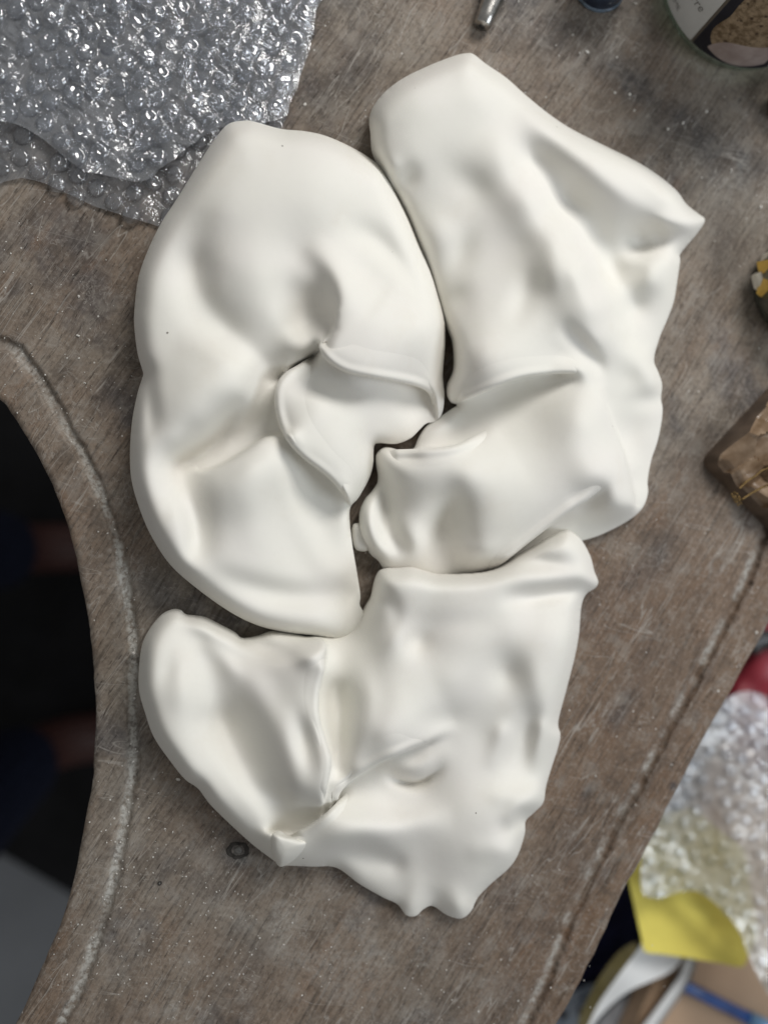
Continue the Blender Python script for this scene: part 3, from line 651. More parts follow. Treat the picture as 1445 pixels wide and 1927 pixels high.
    s.ridge([(1000, 1230), (1015, 1290), (1030, 1340), (1050, 1375)], [0.5, 1.2, 2, 1.5], 24)
    s.ridge([(990, 1350), (978, 1395), (965, 1440)], [-1.5, -2.5, -1], 20)
    s.ridge([(1020, 1370), (1012, 1420), (1000, 1460)], [3, 3, 0], 14); s.ridge([(945, 1380), (930, 1430)], [2, 1], 16)
    s.ridge([(640, 1300), (640, 1380), (640, 1450)], [-3, -4, -4], 14)
    s.ridge([(670, 1240), (685, 1330), (660, 1430)], [1, 3, 2], 24)
    # lower sheet
    s.ridge([(580, 1600), (660, 1570), (740, 1560), (850, 1540)], [1, 3, 3, 0], 26)
    s.ridge([(600, 1625), (680, 1600), (740, 1625)], [-1, -3, -3], 20)
    s.blob(690, 1625, -3, 40, 20, 25); s.ridge([(790, 1640), (772, 1705)], [0, 2], 16); s.ridge([(815, 1670), (815, 1708)], [0, -3], 13); s.ridge([(845, 1660), (866, 1715)], [0, 2.5], 18)
    s.ridge([(955, 1560), (990, 1540)], [-3, -4], 16); s.ridge([(940, 1500), (1015, 1495)], [1, 3], 16); s.ridge([(900, 1600), (960, 1600)], [1, 2], 20); s.ridge([(960, 1540), (975, 1520), (1010, 1515)], [2, 3, 2], 12)
    s.blob(960, 1585, -3, 16, 14)
    s.z = shape(s.z)
    zr = 6+2*smooth01((1110-s.Y)/30)*smooth01((s.X-730)/40)-2*np.exp(-((s.X-650)/60)**2-((s.Y-1170)/60)**2)
    s.z = zr+(s.z-zr+2)*s.edge(26, 80, 0.66)
    s.smooth(70, 0.7, True); s.smooth(1)
    s.flap([(611, 1222), (608, 1258), (598, 1300), (598, 1350), (612, 1398), (621, 1432), (614, 1475), (608, 1515)], [(588, 1510), (580, 1450), (568, 1390), (555, 1330), (555, 1280), (566, 1245), (588, 1225)], 4.5, e0=40, e1=30)
    s.flap([(840, 1382), (800, 1400), (740, 1421), (690, 1445), (656, 1469), (637, 1492), (627, 1522)], [(624, 1500), (630, 1450), (655, 1405), (700, 1375), (760, 1350), (835, 1345)], 4.0, thick=4.0, e0=110, e1=22)
    s.flap([(545, 1572), (575, 1561), (610, 1537), (640, 1508), (662, 1480)], [(670, 1505), (640, 1550), (600, 1585), (555, 1600)], 3.5, e0=22, e1=45, wback=40)
    nub = Sheet([(511, 1578), (514, 1568), (526, 1563), (540, 1570), (556, 1577), (574, 1582), (577, 1590), (566, 1606), (548, 1622), (530, 1631), (520, 1624), (511, 1600)], 1.5, 5)
    b0 = s.sample(nub.X, nub.Y); b0 = np.where(np.isnan(b0), np.nanmean(b0), b0)
    nub.z = 0.35*b0+0.65*np.nanmean(b0)+1.0+7.0*nub.edge(12, 30, 0.5)-0.06*(nub.Y-1590); nub.smooth(6)
    s.extra.append((nub, 0.004))
    o = s.build('porcelain_fold_sculpture', M_PORC)
    return tag(o, 'white porcelain drape, lower piece with a gathered nub and ragged pointed hem', 'ceramic sculpture', 'white folded porcelain pieces')
piece_bottom()

# ------------------------------------------------------------------ small-object helpers
def lathe(name, prof, seg=48, caps=True):
    """profile [(r, z), ...] -> mesh round z"""
    V = []; F = []; n = len(prof)
    for i in range(seg):
        a = 2*math.pi*i/seg
        for r, z in prof: V.append((r*math.cos(a), r*math.sin(a), z))
    for i in range(seg):
        j = (i+1) % seg
        for k in range(n-1): F.append((i*n+k, j*n+k, j*n+k+1, i*n+k+1))
    bm = bmesh.new(); vs = [bm.verts.new(v) for v in V]
    for f in F: bm.faces.new([vs[x] for x in f])
    bmesh.ops.remove_doubles(bm, verts=bm.verts, dist=1e-6)
    return bm_mesh(name, bm)
def slab(name, pxs, z, thick, mat, parent=None, bend=None, res=0):
    """flat polygon drawn in photo pixels at height z (m), given thickness"""
    pts = P([p[0] for p in pxs], [p[1] for p in pxs], z)
    bm = bmesh.new()
    top = [bm.verts.new(p) for p in pts]; bot = [bm.verts.new((p[0], p[1], p[2]-thick)) for p in pts]
    bm.faces.new(top); bm.faces.new(bot[::-1]); n = len(top)
    for i in range(n): bm.faces.new((top[i], bot[i], bot[(i+1) % n], top[(i+1) % n]))
    return link(name, bm_mesh(name, bm, False), mat, parent)

# ------------------------------------------------------------------ bubble wrap
M_FILM_A = film('clear_bubble_film', 0.20, 0.08, 0.4, 170)
M_FILM_B = film('crumpled_clear_film', 0.27, 0.09, 0.40, 170)
M_BUB = film('bubble_dome_film', 0.03, 0.07, 0.10, 200)
def crumple(X, Y, sc, seed):
    def rd(x, y, o): return 1-np.abs(2*vnoise(x, y, o)-1)
    w = 14*(vnoise(X/60, Y/60, seed)-0.5); c, n = math.cos(0.6), math.sin(0.6)
    x = X*c+Y*n+w; y = -X*n+Y*c-w
    return sc*(1.0*(rd(x/60, y/34, seed+1)-0.5)+0.55*(rd(x/26, y/15, seed+2)-0.5)+0.28*(rd(x/12, y/8, seed+3)-0.5))
def bubble_mesh(i):
    rs = np.random.RandomState(40+i); seg, ring = 20, 6; V = [(0, 0, 2.6e-3)]; F = []
    dents = [(rs.rand()*6.28, 0.3+0.5*rs.rand(), 0.9e-3*rs.rand()) for _ in range(4)]
    for r in range(1, ring+1):
        q = r/ring
        for k in range(seg):
            a = 2*math.pi*k/seg; rad = 4.9e-3*q; z = 3.0e-3*(1-q**6)**0.55*(0.86+0.14*math.sin(math.pi*min(1, q*1.1))) if q < 1 else 0
            x, y = rad*math.cos(a), rad*math.sin(a)
            for da, dr, dd in dents:
                ex, ey = 4.9e-3*dr*math.cos(da), 4.9e-3*dr*math.sin(da)
                z -= dd*math.exp(-((x-ex)**2+(y-ey)**2)/(1.5e-3)**2)*(1 if q < 1 else 0)
            V.append((x, y, max(z, 0)))
    for k in range(seg): F.append((0, 1+k, 1+(k+1) % seg))
    Q = [(1+r*seg+k, 1+(r+1)*seg+k, 1+(r+1)*seg+(k+1) % seg, 1+r*seg+(k+1) % seg) for r in range(ring-1) for k in range(seg)]
    return mesh_np('bubble', V, [np.array(F), np.array(Q)])
BUBS = [bubble_mesh(i) for i in range(6)]
for b in BUBS: b.materials.append(M_BUB)
def bubbles(root, poly, zfun, ang, pitch, limit, seed, skip=0.0):
    rs = random.Random(seed); poly = np.asarray(poly, float); c, n = math.cos(ang), math.sin(ang); cnt = 0
    cx, cy = poly.mean(0); R0 = 60
    for i in range(-R0, R0):
        for j in range(-R0, R0):
            a = pitch*(i+0.5*(j % 2)); b = pitch*0.866*j
            x = cx+a*c-b*n+rs.uniform(-2, 2); y = cy+a*n+b*c+rs.uniform(-2, 2)
            if x < -30 or y < -30 or x > 1480 or y > 1960 or not inside(np.array([x]), np.array([y]), poly)[0]: continue
            if rs.random() < skip or cnt >= limit: continue
            o = bpy.data.objects.new('bubble', BUBS[rs.randrange(len(BUBS))]); COL.objects.link(o); o.parent = root
            p = P(x, y, zfun(x, y))
            o.location = Vector(p)-root.location
            o.rotation_euler = (rs.uniform(-.16, .16), rs.uniform(-.16, .16), rs.uniform(0, 6.28)); k = rs.uniform(0.92, 1.05); o.scale = (k, k*rs.uniform(0.9, 1.05), rs.uniform(0.7, 1.05))
            cnt += 1
WR1 = [(-80, -80), (606, -80), (598, 0), (590, 60), (571, 130), (546, 195), (530, 240), (490, 290), (430, 340), (372, 392), (330, 424), (296, 425), (240, 410), (180, 388), (100, 352), (40, 336), (-80, 330)]
WR2 = [(-80, -80), (600, -80), (590, 20), (575, 105), (549, 180), (528, 226), (445, 232), (385, 258), (330, 298), (272, 338), (205, 333), (130, 302), (62, 252), (0, 226), (-80, 212)]
wrap = empty('bubble_wrap', P(250, 150, 0.0))
tag(wrap, 'clear crinkled bubble wrap lying across the top left corner of the bench', 'bubble wrap')
s1 = Sheet(WR1, 4.0, 4, 6.0); s1.z = 1.4+1.0*vnoise(s1.X/50, s1.Y/50, 31)+crumple(s1.X, s1.Y, 0.9, 40)*np.clip(s1.d/20, 0.2, 1)
s1.z = np.maximum(s1.z, 0.6); s1.build('film', M_FILM_A, wrap, skirt=False)
bubbles(wrap, WR1, lambda x, y: 0.0016+0.0008*float(vnoise(x/50, y/50, 31)), R(-24), 42.0, 150, 5, 0.25)
bubbles(wrap, [(x-6, y-8) for x, y in WR2], lambda x, y: 0.0064+0.0016*float(vnoise(x/70, y/70, 51)), R(-14), 43.0, 149, 6, 0.12)
s2 = Sheet(WR2, 2.6, 4, 10.0); s2.z = 5.6+1.6*vnoise(s2.X/70, s2.Y/70, 51)+crumple(s2.X, s2.Y, 2.6, 60)*(0.25+1.1*smooth01(2.2*vnoise(s2.X/90, s2.Y/90, 77)-0.5))
s2.z = np.maximum(s2.z, 2.0); s2.build('crumpled_layer', M_FILM_B, wrap, skirt=False)

# ------------------------------------------------------------------ things on the bench, top and right
M_STEEL = simple('worn_steel', (0.42, 0.41, 0.39), 0.28, 0.5, 1.0, 0.2, 300, 0.08, 600)
M_DARK = simple('dark_hole', (0.03, 0.03, 0.03), 0.5)
a0 = np.array(P(906, 50, 0.0048)); a1 = np.array(P(958, -75, 0.0075))
rod = empty('steel_mandrel', (*a0[:2], 0.0)); tag(rod, 'tapered polished steel rod lying on the bench at its top edge', 'metal rod')
L = float(np.linalg.norm(a1-a0))
me = lathe('rod_shaft', [(0, 0), (0.0019, 0), (0.0021, 0.0002), (0.0040, 0.0002), (0.0046, 0.0009), (0.0050, 0.006), (0.0075, L)], 40)
o = link('rod_shaft', me, M_STEEL, rod); q = Vector(a1-a0).to_track_quat('Z', 'Y')
o.matrix_world = Matrix.Translation(Vector(a0)) @ q.to_matrix().to_4x4()
me = lathe('bore', [(0, -0.0001), (0.0017, -0.0001), (0.0019, 0.0004)], 24)
o = link('bore', me, M_DARK, rod); o.matrix_world = Matrix.Translation(Vector(a0)) @ q.to_matrix().to_4x4()

def blue_pot():
    m, nt, b = new_mat('dark_blue_glaze'); k = NT(nt); v = k.coord()
    n = k.noise(v, 220, 4, 0.6); sp = k.voro(v, 260)
    c = k.mix(k.ramp(n, 0.3, 0.7), (0.010, 0.016, 0.035), (0.03, 0.045, 0.075))
    c = k.mix(k.math('LESS_THAN', sp, 0.16), c, (0.30, 0.33, 0.36)); k.l(c, b.inputs['Base Color']); b.inputs['Roughness'].default_value = 0.3
    c0 = P(1126, -26, 0)
    r = 0.0145
    t = empty('blue_pot', c0); tag(t, 'small dark blue pot flecked with white, cut off by the top edge', 'pot')
    link('pot_body', lathe('pot_body', [(0, 0.0002), (r*0.88, 0.0002), (r*0.97, 0.0012), (r, 0.003), (r*1.03, 0.012), (r*0.98, 0.03), (r*0.90, 0.033), (r*0.84, 0.033), (r*0.84, 0.006), (0, 0.005)], 48), m, t, False)
    link('foot_ring', lathe('foot_ring', [(r*0.80, 0.0), (r*1.0, 0.0), (r*1.04, 0.0012), (r*1.0, 0.0026), (r*0.8, 0.0026)], 48), simple('pot_foot', (0.10, 0.14, 0.19), 0.3, 0.5, 0, 0.5, 200), t, False)
blue_pot()

def clear_glass(name, tint, refl=0.06, rough=0.03, body=0.10, bodycol=(0.5, 0.55, 0.5)):
    m, nt, b = new_mat(name); k = NT(nt); nt.nodes.remove(b); out = [x for x in nt.nodes if x.type == 'OUTPUT_MATERIAL'][0]
    tr = k.n('ShaderNodeBsdfTransparent'); tr.inputs[0].default_value = (*tint, 1)
    gl = k.n('ShaderNodeBsdfGlossy'); gl.inputs['Roughness'].default_value = rough
    df = k.n('ShaderNodeBsdfDiffuse'); df.inputs[0].default_value = (*bodycol, 1)
    fr = k.n('ShaderNodeLayerWeight'); fr.inputs[0].default_value = 0.45
    mx = k.n('ShaderNodeMixShader'); mx.inputs[0].default_value = body; k.l(tr.outputs[0], mx.inputs[1]); k.l(df.outputs[0], mx.inputs[2])
    m2 = k.n('ShaderNodeMixShader'); k.l(k.math('ADD', k.math('MULTIPLY', fr.outputs['Facing'], 0.35), refl), m2.inputs[0]); k.l(mx.outputs[0], m2.inputs[1]); k.l(gl.outputs[0], m2.inputs[2])
    k.l(m2.outputs[0], out.inputs[0]); return m
M_GLASS = clear_glass('jar_glass', (0.80, 0.86, 0.82))

def glass_jar():
    c = P(1388, -22, 0.0); R0 = 0.0485; H = 0.095
    t = empty('glass_jar', c); tag(t, 'glass jar with a paper label picturing a celery root, top right corner', 'jar')
    link('jar_glass', lathe('jar_glass', [(0, 0.003), (R0*0.72, 0.0022), (R0*0.80, 0.0), (R0*0.90, 0.0), (R0*0.975, 0.002), (R0, 0.006), (R0, H), (R0*0.93, H+0.008), (R0*0.80, H+0.012), (R0*0.80, H+0.022), (R0*0.77, H+0.022), (R0*0.77, H+0.010), (R0*0.955, H-0.004), (R0*0.955, 0.010), (R0*0.8, 0.007), (0, 0.008)], 96), M_GLASS, t, False)
    link('lid', lathe('lid', [(0, H+0.024), (R0*0.84, H+0.024), (R0*0.87, H+0.022), (R0*0.87, H+0.010), (R0*0.82, H+0.010)], 64), simple('lid_paint', (0.12, 0.12, 0.12), 0.35), t, False)
    p0 = P(1283, 100, 0.006); th0 = math.atan2(p0[1]-c[1], p0[0]-c[0])       # where white panel and picture meet
    RL = R0+0.0004
    def onjar(sx, z, r=RL):      # sx: metres to the right along the label as read
        a = th0+sx/R0; return (r*math.cos(a), r*math.sin(a), z)
    def patch(name, x0, x1, z0, z1, mat, parent, lift=0.0, n=24, shape=None):
        bm = bmesh.new(); nz = 14; g = []
        for i in range(n+1):
            row = []
            for j in range(nz+1):
                u, w = i/n, j/nz
                x = x0+(x1-x0)*u; z = z0+(z1-z0)*w
                if shape: x, z = shape(u, w)
                row.append(bm.verts.new(onjar(x, z, RL+lift)))
            g.append(row)
        for i in range(n):
            for j in range(nz): bm.faces.new((g[i][j], g[i+1][j], g[i+1][j+1], g[i][j+1]))
        me = bpy.data.meshes.new(name); bm.to_mesh(me); bm.free()
        for p in me.polygons: p.use_smooth = True
        return link(name, me, mat, parent, False)
    M_PAPER = simple('label_paper', (0.56, 0.56, 0.55), 0.6, 0.3, 0, 0.04, 60)
    M_PIC = simple('label_print_dark', (0.012, 0.012, 0.020), 0.35, 0.5, 0, 0.3, 80)
    M_INK = simple('label_ink', (0.03, 0.03, 0.035), 0.5); M_INK2 = simple('label_ink_grey', (0.22, 0.21, 0.20), 0.5)
    lab = patch('paper_label', -0.075, 0.0, 0.0075, 0.080, M_PAPER, t)
    pic = patch('label_picture', 0.0, 0.047, 0.0075, 0.080, M_PIC, t, 0.00005)
    patch('label_border', 0.047, 0.056, 0.0075, 0.080, simple('label_edge_print', (0.42, 0.46, 0.44), 0.5), t, 0.00002)
    patch('divider_line', -0.0012, 0.0004, 0.0075, 0.080, simple('label_line', (0.12, 0.10, 0.08), 0.5), t, 0.0001)
    m, nt, b = new_mat('root_print'); k = NT(nt); v = k.coord()
    n1 = k.noise(v, 300, 5, 0.6); vd = k.voro(v, 210)
    cc = k.mix(k.ramp(n1, 0.3, 0.7), (0.13, 0.085, 0.045), (0.36, 0.27, 0.175)); cc = k.mix(k.ramp(vd, 0.10, 0.28, 0.9, 0.0), cc, (0.05, 0.025, 0.015))
    k.l(cc, b.inputs['Base Color']); b.inputs['Roughness'].default_value = 0.35
    def disc(cx, cz, rx, rz, sk, seed):
        def f(u, w):
            a = 2*math.pi*u; q = w*(1+0.10*math.sin(3*a+seed)+0.07*math.sin(5*a+2*seed))
            return cx+rx*q*math.cos(a)+sk*q*math.sin(a), cz+rz*q*math.sin(a)
        return f
    r1 = patch('printed_root', 0, 0, 0, 0, m, pic, 0.00012, 48, disc(0.0215, 0.036, 0.0185, 0.024, 0.003, 1.0))
    m2, nt, b = new_mat('peel_print'); k = NT(nt)
    k.l(k.mix(k.ramp(k.noise(k.coord(), 90, 4), 0.3, 0.7), (0.30, 0.235, 0.215), (0.42, 0.35, 0.33)), b.inputs['Base Color']); b.inputs['Roughness'].default_value = 0.35
    def peel(u, w):
        x = 0.008+0.034*u; bot = 0.0085+0.0035*(2*u-1)**2; top = 0.0235+0.006*u*u-0.010*(1-u)**8
        return x, bot+(top-bot)*w
    patch('printed_slice', 0, 0, 0, 0, m2, pic, 0.0002, 36, peel)
    M_TAN = simple('garlic_print', (0.38, 0.31, 0.24), 0.5, 0.3, 0, 0.3, 200)
    patch('printed_clove', 0, 0, 0, 0, M_TAN, lab, 0.0001, 30, disc(-0.0235, 0.030, 0.0028, 0.0125, 0.0, 2.2))
    def text(body, xr, z, size, mat, sx=1.0, shear=0.0):
        cu = bpy.data.curves.new('lettering', 'FONT'); cu.body = body; cu.size = size; cu.align_x = 'RIGHT'; cu.shear = shear; cu.resolution_u = 2
        tmp = bpy.data.objects.new('lettering', cu); COL.objects.link(tmp); bpy.context.view_layer.update()
        me = bpy.data.meshes.new_from_object(tmp.evaluated_get(bpy.context.evaluated_depsgraph_get()))
        bpy.data.objects.remove(tmp); bm = bmesh.new(); bm.from_mesh(me)
        bmesh.ops.triangulate(bm, faces=bm.faces)
        for v in bm.verts: v.co = onjar(xr+v.co.x*sx, z+v.co.y, RL+0.00015)
        bm.to_mesh(me); bm.free(); me.name = 'lettering'; me.materials.clear()
        link('lettering', me, mat, lab, False)
    text('C\u00c9LERI', -0.0085, 0.0335, 0.0078, M_INK, 1.0)
    text('pommes de terre', -0.0068, 0.0245, 0.0072, M_INK2, 0.95, 0.25)
    text('\u00c0 LA CR\u00c8ME', -0.0165, 0.0120, 0.0042, M_INK2, 1.1)
    return t
glass_jar()

def glass_dish():
    c = P(1502, 545, 0.0); r = 0.031
    t = empty('glass_dish', c); tag(t, 'small round glass dish holding pale and yellow scraps, right edge', 'dish')
    g = clear_glass('dish_glass', (0.50, 0.53, 0.47), 0.04, 0.05, 0.35, (0.11, 0.115, 0.095))
    link('dish_glass', lathe('dish_glass', [(0, 0.004), (r*0.70, 0.003), (r*0.80, 0.0), (r*0.92, 0.001), (r*0.98, 0.006), (r*1.0, 0.022), (r*1.02, 0.024), (r*0.98, 0.025), (r*0.94, 0.022), (r*0.90, 0.007), (0, 0.006)], 72), g, t, False)
    M_P = simple('pale_scrap', (0.66, 0.62, 0.53), 0.6, 0.3, 0, 0.1, 150); M_Y = simple('yellow_scrap', (0.72, 0.46, 0.10), 0.35, 0.5, 0, 0.12, 120); M_K = simple('pink_scrap', (0.60, 0.47, 0.46), 0.6, 0.3, 0, 0.15, 150)
    def scrap(name, pts, z0, h, mat, lab, cat):
        base = P([p[0] for p in pts], [p[1] for p in pts], z0); ctr = base.mean(0)
        root = Vector((ctr[0], ctr[1], z0)); bm = bmesh.new()
        lo = [bm.verts.new(Vector(p)-root) for p in base]; hi = [bm.verts.new(Vector((0.85*(p[0]-ctr[0]), 0.85*(p[1]-ctr[1]), h*(0.8+0.4*random.random())))) for p in base]
        n = len(lo); bm.faces.new(lo[::-1])
        for i in range(n): bm.faces.new((lo[i], lo[(i+1) % n], hi[(i+1) % n], hi[i]))
        top = bm.verts.new((0, 0, h*1.15))
        for i in range(n): bm.faces.new((hi[i], hi[(i+1) % n], top))
        o = link(name, bm_mesh(name, bm, False), mat); o.location = root
        md = o.modifiers.new('bevel', 'BEVEL'); md.width = 0.0006; md.segments = 2
        tag(o, lab, cat); return o
    scrap('clay_scrap', [(1428, 492), (1432, 478), (1470, 474), (1490, 490), (1480, 520), (1445, 522)], 0.0065, 0.012, M_P, 'pale cream clay scrap at the top inside the glass dish', 'scrap')
    scrap('clay_scrap', [(1411, 520), (1420, 513), (1432, 530), (1428, 550), (1417, 545)], 0.0065, 0.006, M_P, 'small pale clay scrap left of the yellow piece in the glass dish', 'scrap')
    scrap('yellow_wax', [(1421, 492), (1436, 510), (1470, 512), (1472, 545), (1440, 568), (1421, 553), (1427, 520)], 0.009, 0.011, M_Y, 'bright yellow folded scrap in the glass dish', 'scrap')
    scrap('clay_scrap', [(1427, 566), (1450, 560), (1485, 560), (1480, 600), (1455, 600), (1436, 585)], 0.0065, 0.008, M_K, 'pinkish clay scrap below the yellow piece in the glass dish', 'scrap')
glass_dish()

def dark_cap():
    c = P(1475, 203, 0.0); r = 0.0105
    t = empty('black_pot', c); tag(t, 'small black pot just inside the right edge below the jar', 'pot')
    m = simple('black_plastic', (0.016, 0.016, 0.017), 0.4)
    link('pot_body', lathe('pot_body', [(0, 0), (r*0.95, 0), (r, 0.001), (r*1.02, 0.012), (r*0.98, 0.014), (0, 0.0145)], 40), m, t, False)
    link('cap_ring', lathe('cap_ring', [(r*1.0, 0.010), (r*1.06, 0.010), (r*1.06, 0.0135), (r*0.98, 0.015)], 40), m, t, False)
dark_cap()

def brown_block():
    """chipped block of brown pitch, a fine beaded chain lying over its corner"""
    m, nt, b = new_mat('brown_pitch'); k = NT(nt); v = k.coord()
    k.l(k.mix(k.ramp(k.noise(v, 120, 4), 0.3, 0.7), (0.17, 0.110, 0.065), (0.30, 0.215, 0.145)), b.inputs['Base Color'])
    b.inputs['Roughness'].default_value = 0.16; b.inputs['Specular IOR Level'].default_value = 0.7
    k.l(k.bump(k.noise(v, 200, 3), 0.10, 0.001), b.inputs['Normal'])
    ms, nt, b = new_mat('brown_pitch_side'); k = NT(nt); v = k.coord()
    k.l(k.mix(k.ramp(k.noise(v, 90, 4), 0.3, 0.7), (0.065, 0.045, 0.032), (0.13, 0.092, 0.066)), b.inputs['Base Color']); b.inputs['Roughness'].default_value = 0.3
    A = np.array(P(1322, 868, 0))[:2]; B = np.array(P(1452, 728, 0))[:2]; C = np.array(P(1448, 992, 0))[:2]
    u = (B-A)/np.linalg.norm(B-A); w = (C-A)/np.linalg.norm(C-A)
    LU, LW, H = 0.075, 0.060, 0.0135
    t = empty('pitch_block', (A[0], A[1], 0)); tag(t, 'chipped glossy brown block with faceted top, right edge of the bench', 'block')
    rs = np.random.RandomState(12); N = 56
    g = np.linspace(0, 1, N); U, Wg = np.meshgrid(g, g, indexing='ij')
    seeds = rs.rand(34, 2); tilt = (rs.rand(34, 2)-0.5)*2.6; off = rs.rand(34)*0.006
    d = (U[..., None]-seeds[:, 0])**2+(Wg[..., None]-seeds[:, 1])**2
    j = d.argmin(-1); ex = U-seeds[j, 0]; ey = Wg-seeds[j, 1]
    z = H+off[j]+0.016*(tilt[j, 0]*ex+tilt[j, 1]*ey)*2+0.05*(d.min(-1))*rs.choice([-1, 1, 1.5], 34)[j]*0.8
    e = np.minimum.reduce([U*LU, Wg*LW, (1-U)*LU, (1-Wg)*LW]); z = z-0.0035*np.exp(-(e/0.0025)**2)
    z = np.maximum(z, H-0.006)
    rc = 0.006; cut = np.maximum(0, rc-U*LU)**2+np.maximum(0, rc-Wg*LW)**2
    s_ = np.where(cut > rc*rc, rc/np.sqrt(np.maximum(cut, 1e-12)), 1.0)
    uu = np.where(cut > rc*rc, rc-(rc-U*LU)*s_, U*LU); ww = np.where(cut > rc*rc, rc-(rc-Wg*LW)*s_, Wg*LW)
    V = np.stack([uu*u[0]+ww*w[0], uu*u[1]+ww*w[1], z], -1).reshape(-1, 3)
    a = (np.arange(N-1)[:, None]*N+np.arange(N-1)).ravel(); Q = np.stack([a, a+1, a+N+1, a+N], 1)
    me = mesh_np('chipped_top', V, Q, False); me.flip_normals()
    link('chipped_top', me, m, t, False)
    ring = np.concatenate([np.arange(N)*N, (N-1)*N+np.arange(1, N), (np.arange(N-2, -1, -1))*N+N-1, np.arange(N-2, 0, -1)])
    top = V[ring].copy(); Lr = []; nr = len(ring); ctr = V.mean(0)
    for q in range(6):
        f = q/5; x = top.copy(); x[:, 2] = top[:, 2]*(1-f); x[:, :2] = ctr[:2]+(x[:, :2]-ctr[:2])*(1+0.05*f); Lr.append(x)
    VV = np.vstack(Lr); i = np.arange(nr); QQ = np.vstack([np.stack([q*nr+i, q*nr+(i+1) % nr, (q+1)*nr+(i+1) % nr, (q+1)*nr+i], 1) for q in range(5)])
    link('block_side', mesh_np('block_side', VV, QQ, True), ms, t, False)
    # chain
    gold = simple('dull_gold', (0.30, 0.205, 0.09), 0.38, 0.5, 1.0, 0.2, 300)
    ch = empty('bead_chain', P(1392, 935, H)); tag(ch, 'fine gold bead chain draped over the corner of the brown block', 'chain')
    bm = bmesh.new(); bmesh.ops.create_icosphere(bm, subdivisions=1, radius=0.0007); bead = bm_mesh('bead', bm); bead.materials.append(gold)
    path1 = curve([(1392, 918), (1405, 905), (1420, 896), (1432, 886), (1448, 880), (1470, 872)], 5); path2 = curve([(1398, 938), (1410, 930), (1424, 922), (1440, 914), (1470, 900)], 5)
    pile = [(1376, 930), (1381, 927), (1386, 929), (1383, 934), (1389, 934), (1379, 936), (1385, 939), (1391, 941), (1387, 944), (1393, 947), (1388, 950), (1384, 945), (1395, 939), (1381, 941), (1390, 937), (1378, 933)]
    allp = [(x, y, H+0.0032) for x, y in path1]+[(x, y, H+0.0028) for x, y in path2]+[(x, y, H-0.001-0.0007*(i % 5)) for i, (x, y) in enumerate(pile)]
    for x, y, z0 in allp:
        o = bpy.data.objects.new('bead', bead); COL.objects.link(o); o.parent = ch; o.location = Vector(P(x, y, z0))-ch.location
brown_block()

# nails and knots of the bench top
M_NAIL = simple('old_nail_head', (0.045, 0.041, 0.037), 0.8, 0.2, 0.0, 0.4, 300, 0.5, 500)
M_KNOT = simple('plaster_filled_hole', (0.17, 0.165, 0.155), 0.8, 0.3, 0, 0.4, 500, 0.8, 700)
def knot(x, y, r):
    c = P(x, y, 0.0)
    me = lathe('knot', [(r*1.25, -0.0004), (r*1.15, 0.00025), (r*0.95, 0.0003), (r*0.70, 0.0001), (r*0.45, -0.0001), (r*0.3, -0.0010)], 32)
    for v in me.vertices:
        a = math.atan2(v.co.y, v.co.x); w = 1+0.09*math.sin(2*a+x)+0.05*math.sin(5*a+y)+0.03*math.sin(9*a); v.co.x *= w; v.co.y *= w*0.9
    o = link('knot', me, M_NAIL, bench); o.location = Vector(c)-bench.location; o.matrix_parent_inverse = Matrix()
    f = link('hole_filling', lathe('hole_filling', [(0, 0.0007), (r*0.2, 0.0008), (r*0.42, 0.0003), (r*0.55, -0.001)], 20), M_KNOT, o, False)
knot(448, 1600, 0.0046); knot(301, 1662, 0.0010)

# crumbs of dried clay and plaster
def crumbs():
    rs = random.Random(21); bm = bmesh.new()
    spots = [(148, 632, .9), (149, 558, .75), (336, 1466, 1.1), (252, 1229, 1.1), (253, 1315, .8), (254, 1308, .6), (1284, 232, 1.0), (1256, 243, .8), (1156, 175, .8), (1184, 178, .8), (1104, 98, 1.0), (1051, 105, .6), (1193, 208, .7), (1430, 390, .9), (1422, 1190, .8), (1350, 1300, .8), (900, 1903, .6), (1110, 1895, .5), (574, 197, .8), (1090, 100, .6), (975, 3, .7), (1160, 108, .5), (1077, 66, .5), (1195, 7, .8), (1328, 210, .9), (1375, 320, .6), (1120, 1460, .6)]
    for _ in range(420):
        q = rs.random()
        if q < 0.45: x, y = rs.gauss(330, 130), rs.gauss(1690, 130)
        elif q < 0.62: x, y = rs.uniform(0, 250), rs.uniform(380, 780)
        elif q < 0.8: x, y = rs.gauss(700, 250), rs.gauss(1830, 70)
        elif q < 0.9:
            k = rs.choice(G_LEFT[3:-2]); x, y = k[0]+rs.gauss(0, 8), k[1]+rs.gauss(0, 25)
        else: x, y = rs.uniform(900, 1440), rs.choice([rs.uniform(80, 400), rs.uniform(950, 1500)])
        spots.append((x, y, rs.choice([.22, .28, .28, .35, .45])))
    hp = curve(HOLE, 4)
    for x, y, sz in spots:
        if x < np.interp(y, hp[:, 1], hp[:, 0])+8 and y > 700: continue
        c = Vector(P(x, y, 0.0)); r = sz*1e-3
        m = Matrix.Translation(c+Vector((0, 0, r*0.3-(0.0016 if min((x-a)**2+(y-b)**2 for a, b in G_LEFT) < 90 else 0)))) @ Matrix.Rotation(rs.random()*6, 4, 'Z') @ Matrix.Diagonal((r*rs.uniform(.7, 1.5), r*rs.uniform(.6, 1.1), r*rs.uniform(.5, .9), 1))
        bmesh.ops.create_icosphere(bm, subdivisions=1, radius=1.0, matrix=m)
    for v in bm.verts: v.co += Vector((rs.uniform(-1, 1), rs.uniform(-1, 1), rs.uniform(-1, 1)))*0.00008
    o = link('clay_crumbs', bm_mesh('clay_crumbs', bm, False), simple('dried_clay', (0.66, 0.64, 0.60), 0.8, 0.2, 0, 0.1, 300))
    tag(o, 'tiny white crumbs of dried clay scattered over the bench', 'crumbs', kind='stuff')
crumbs()

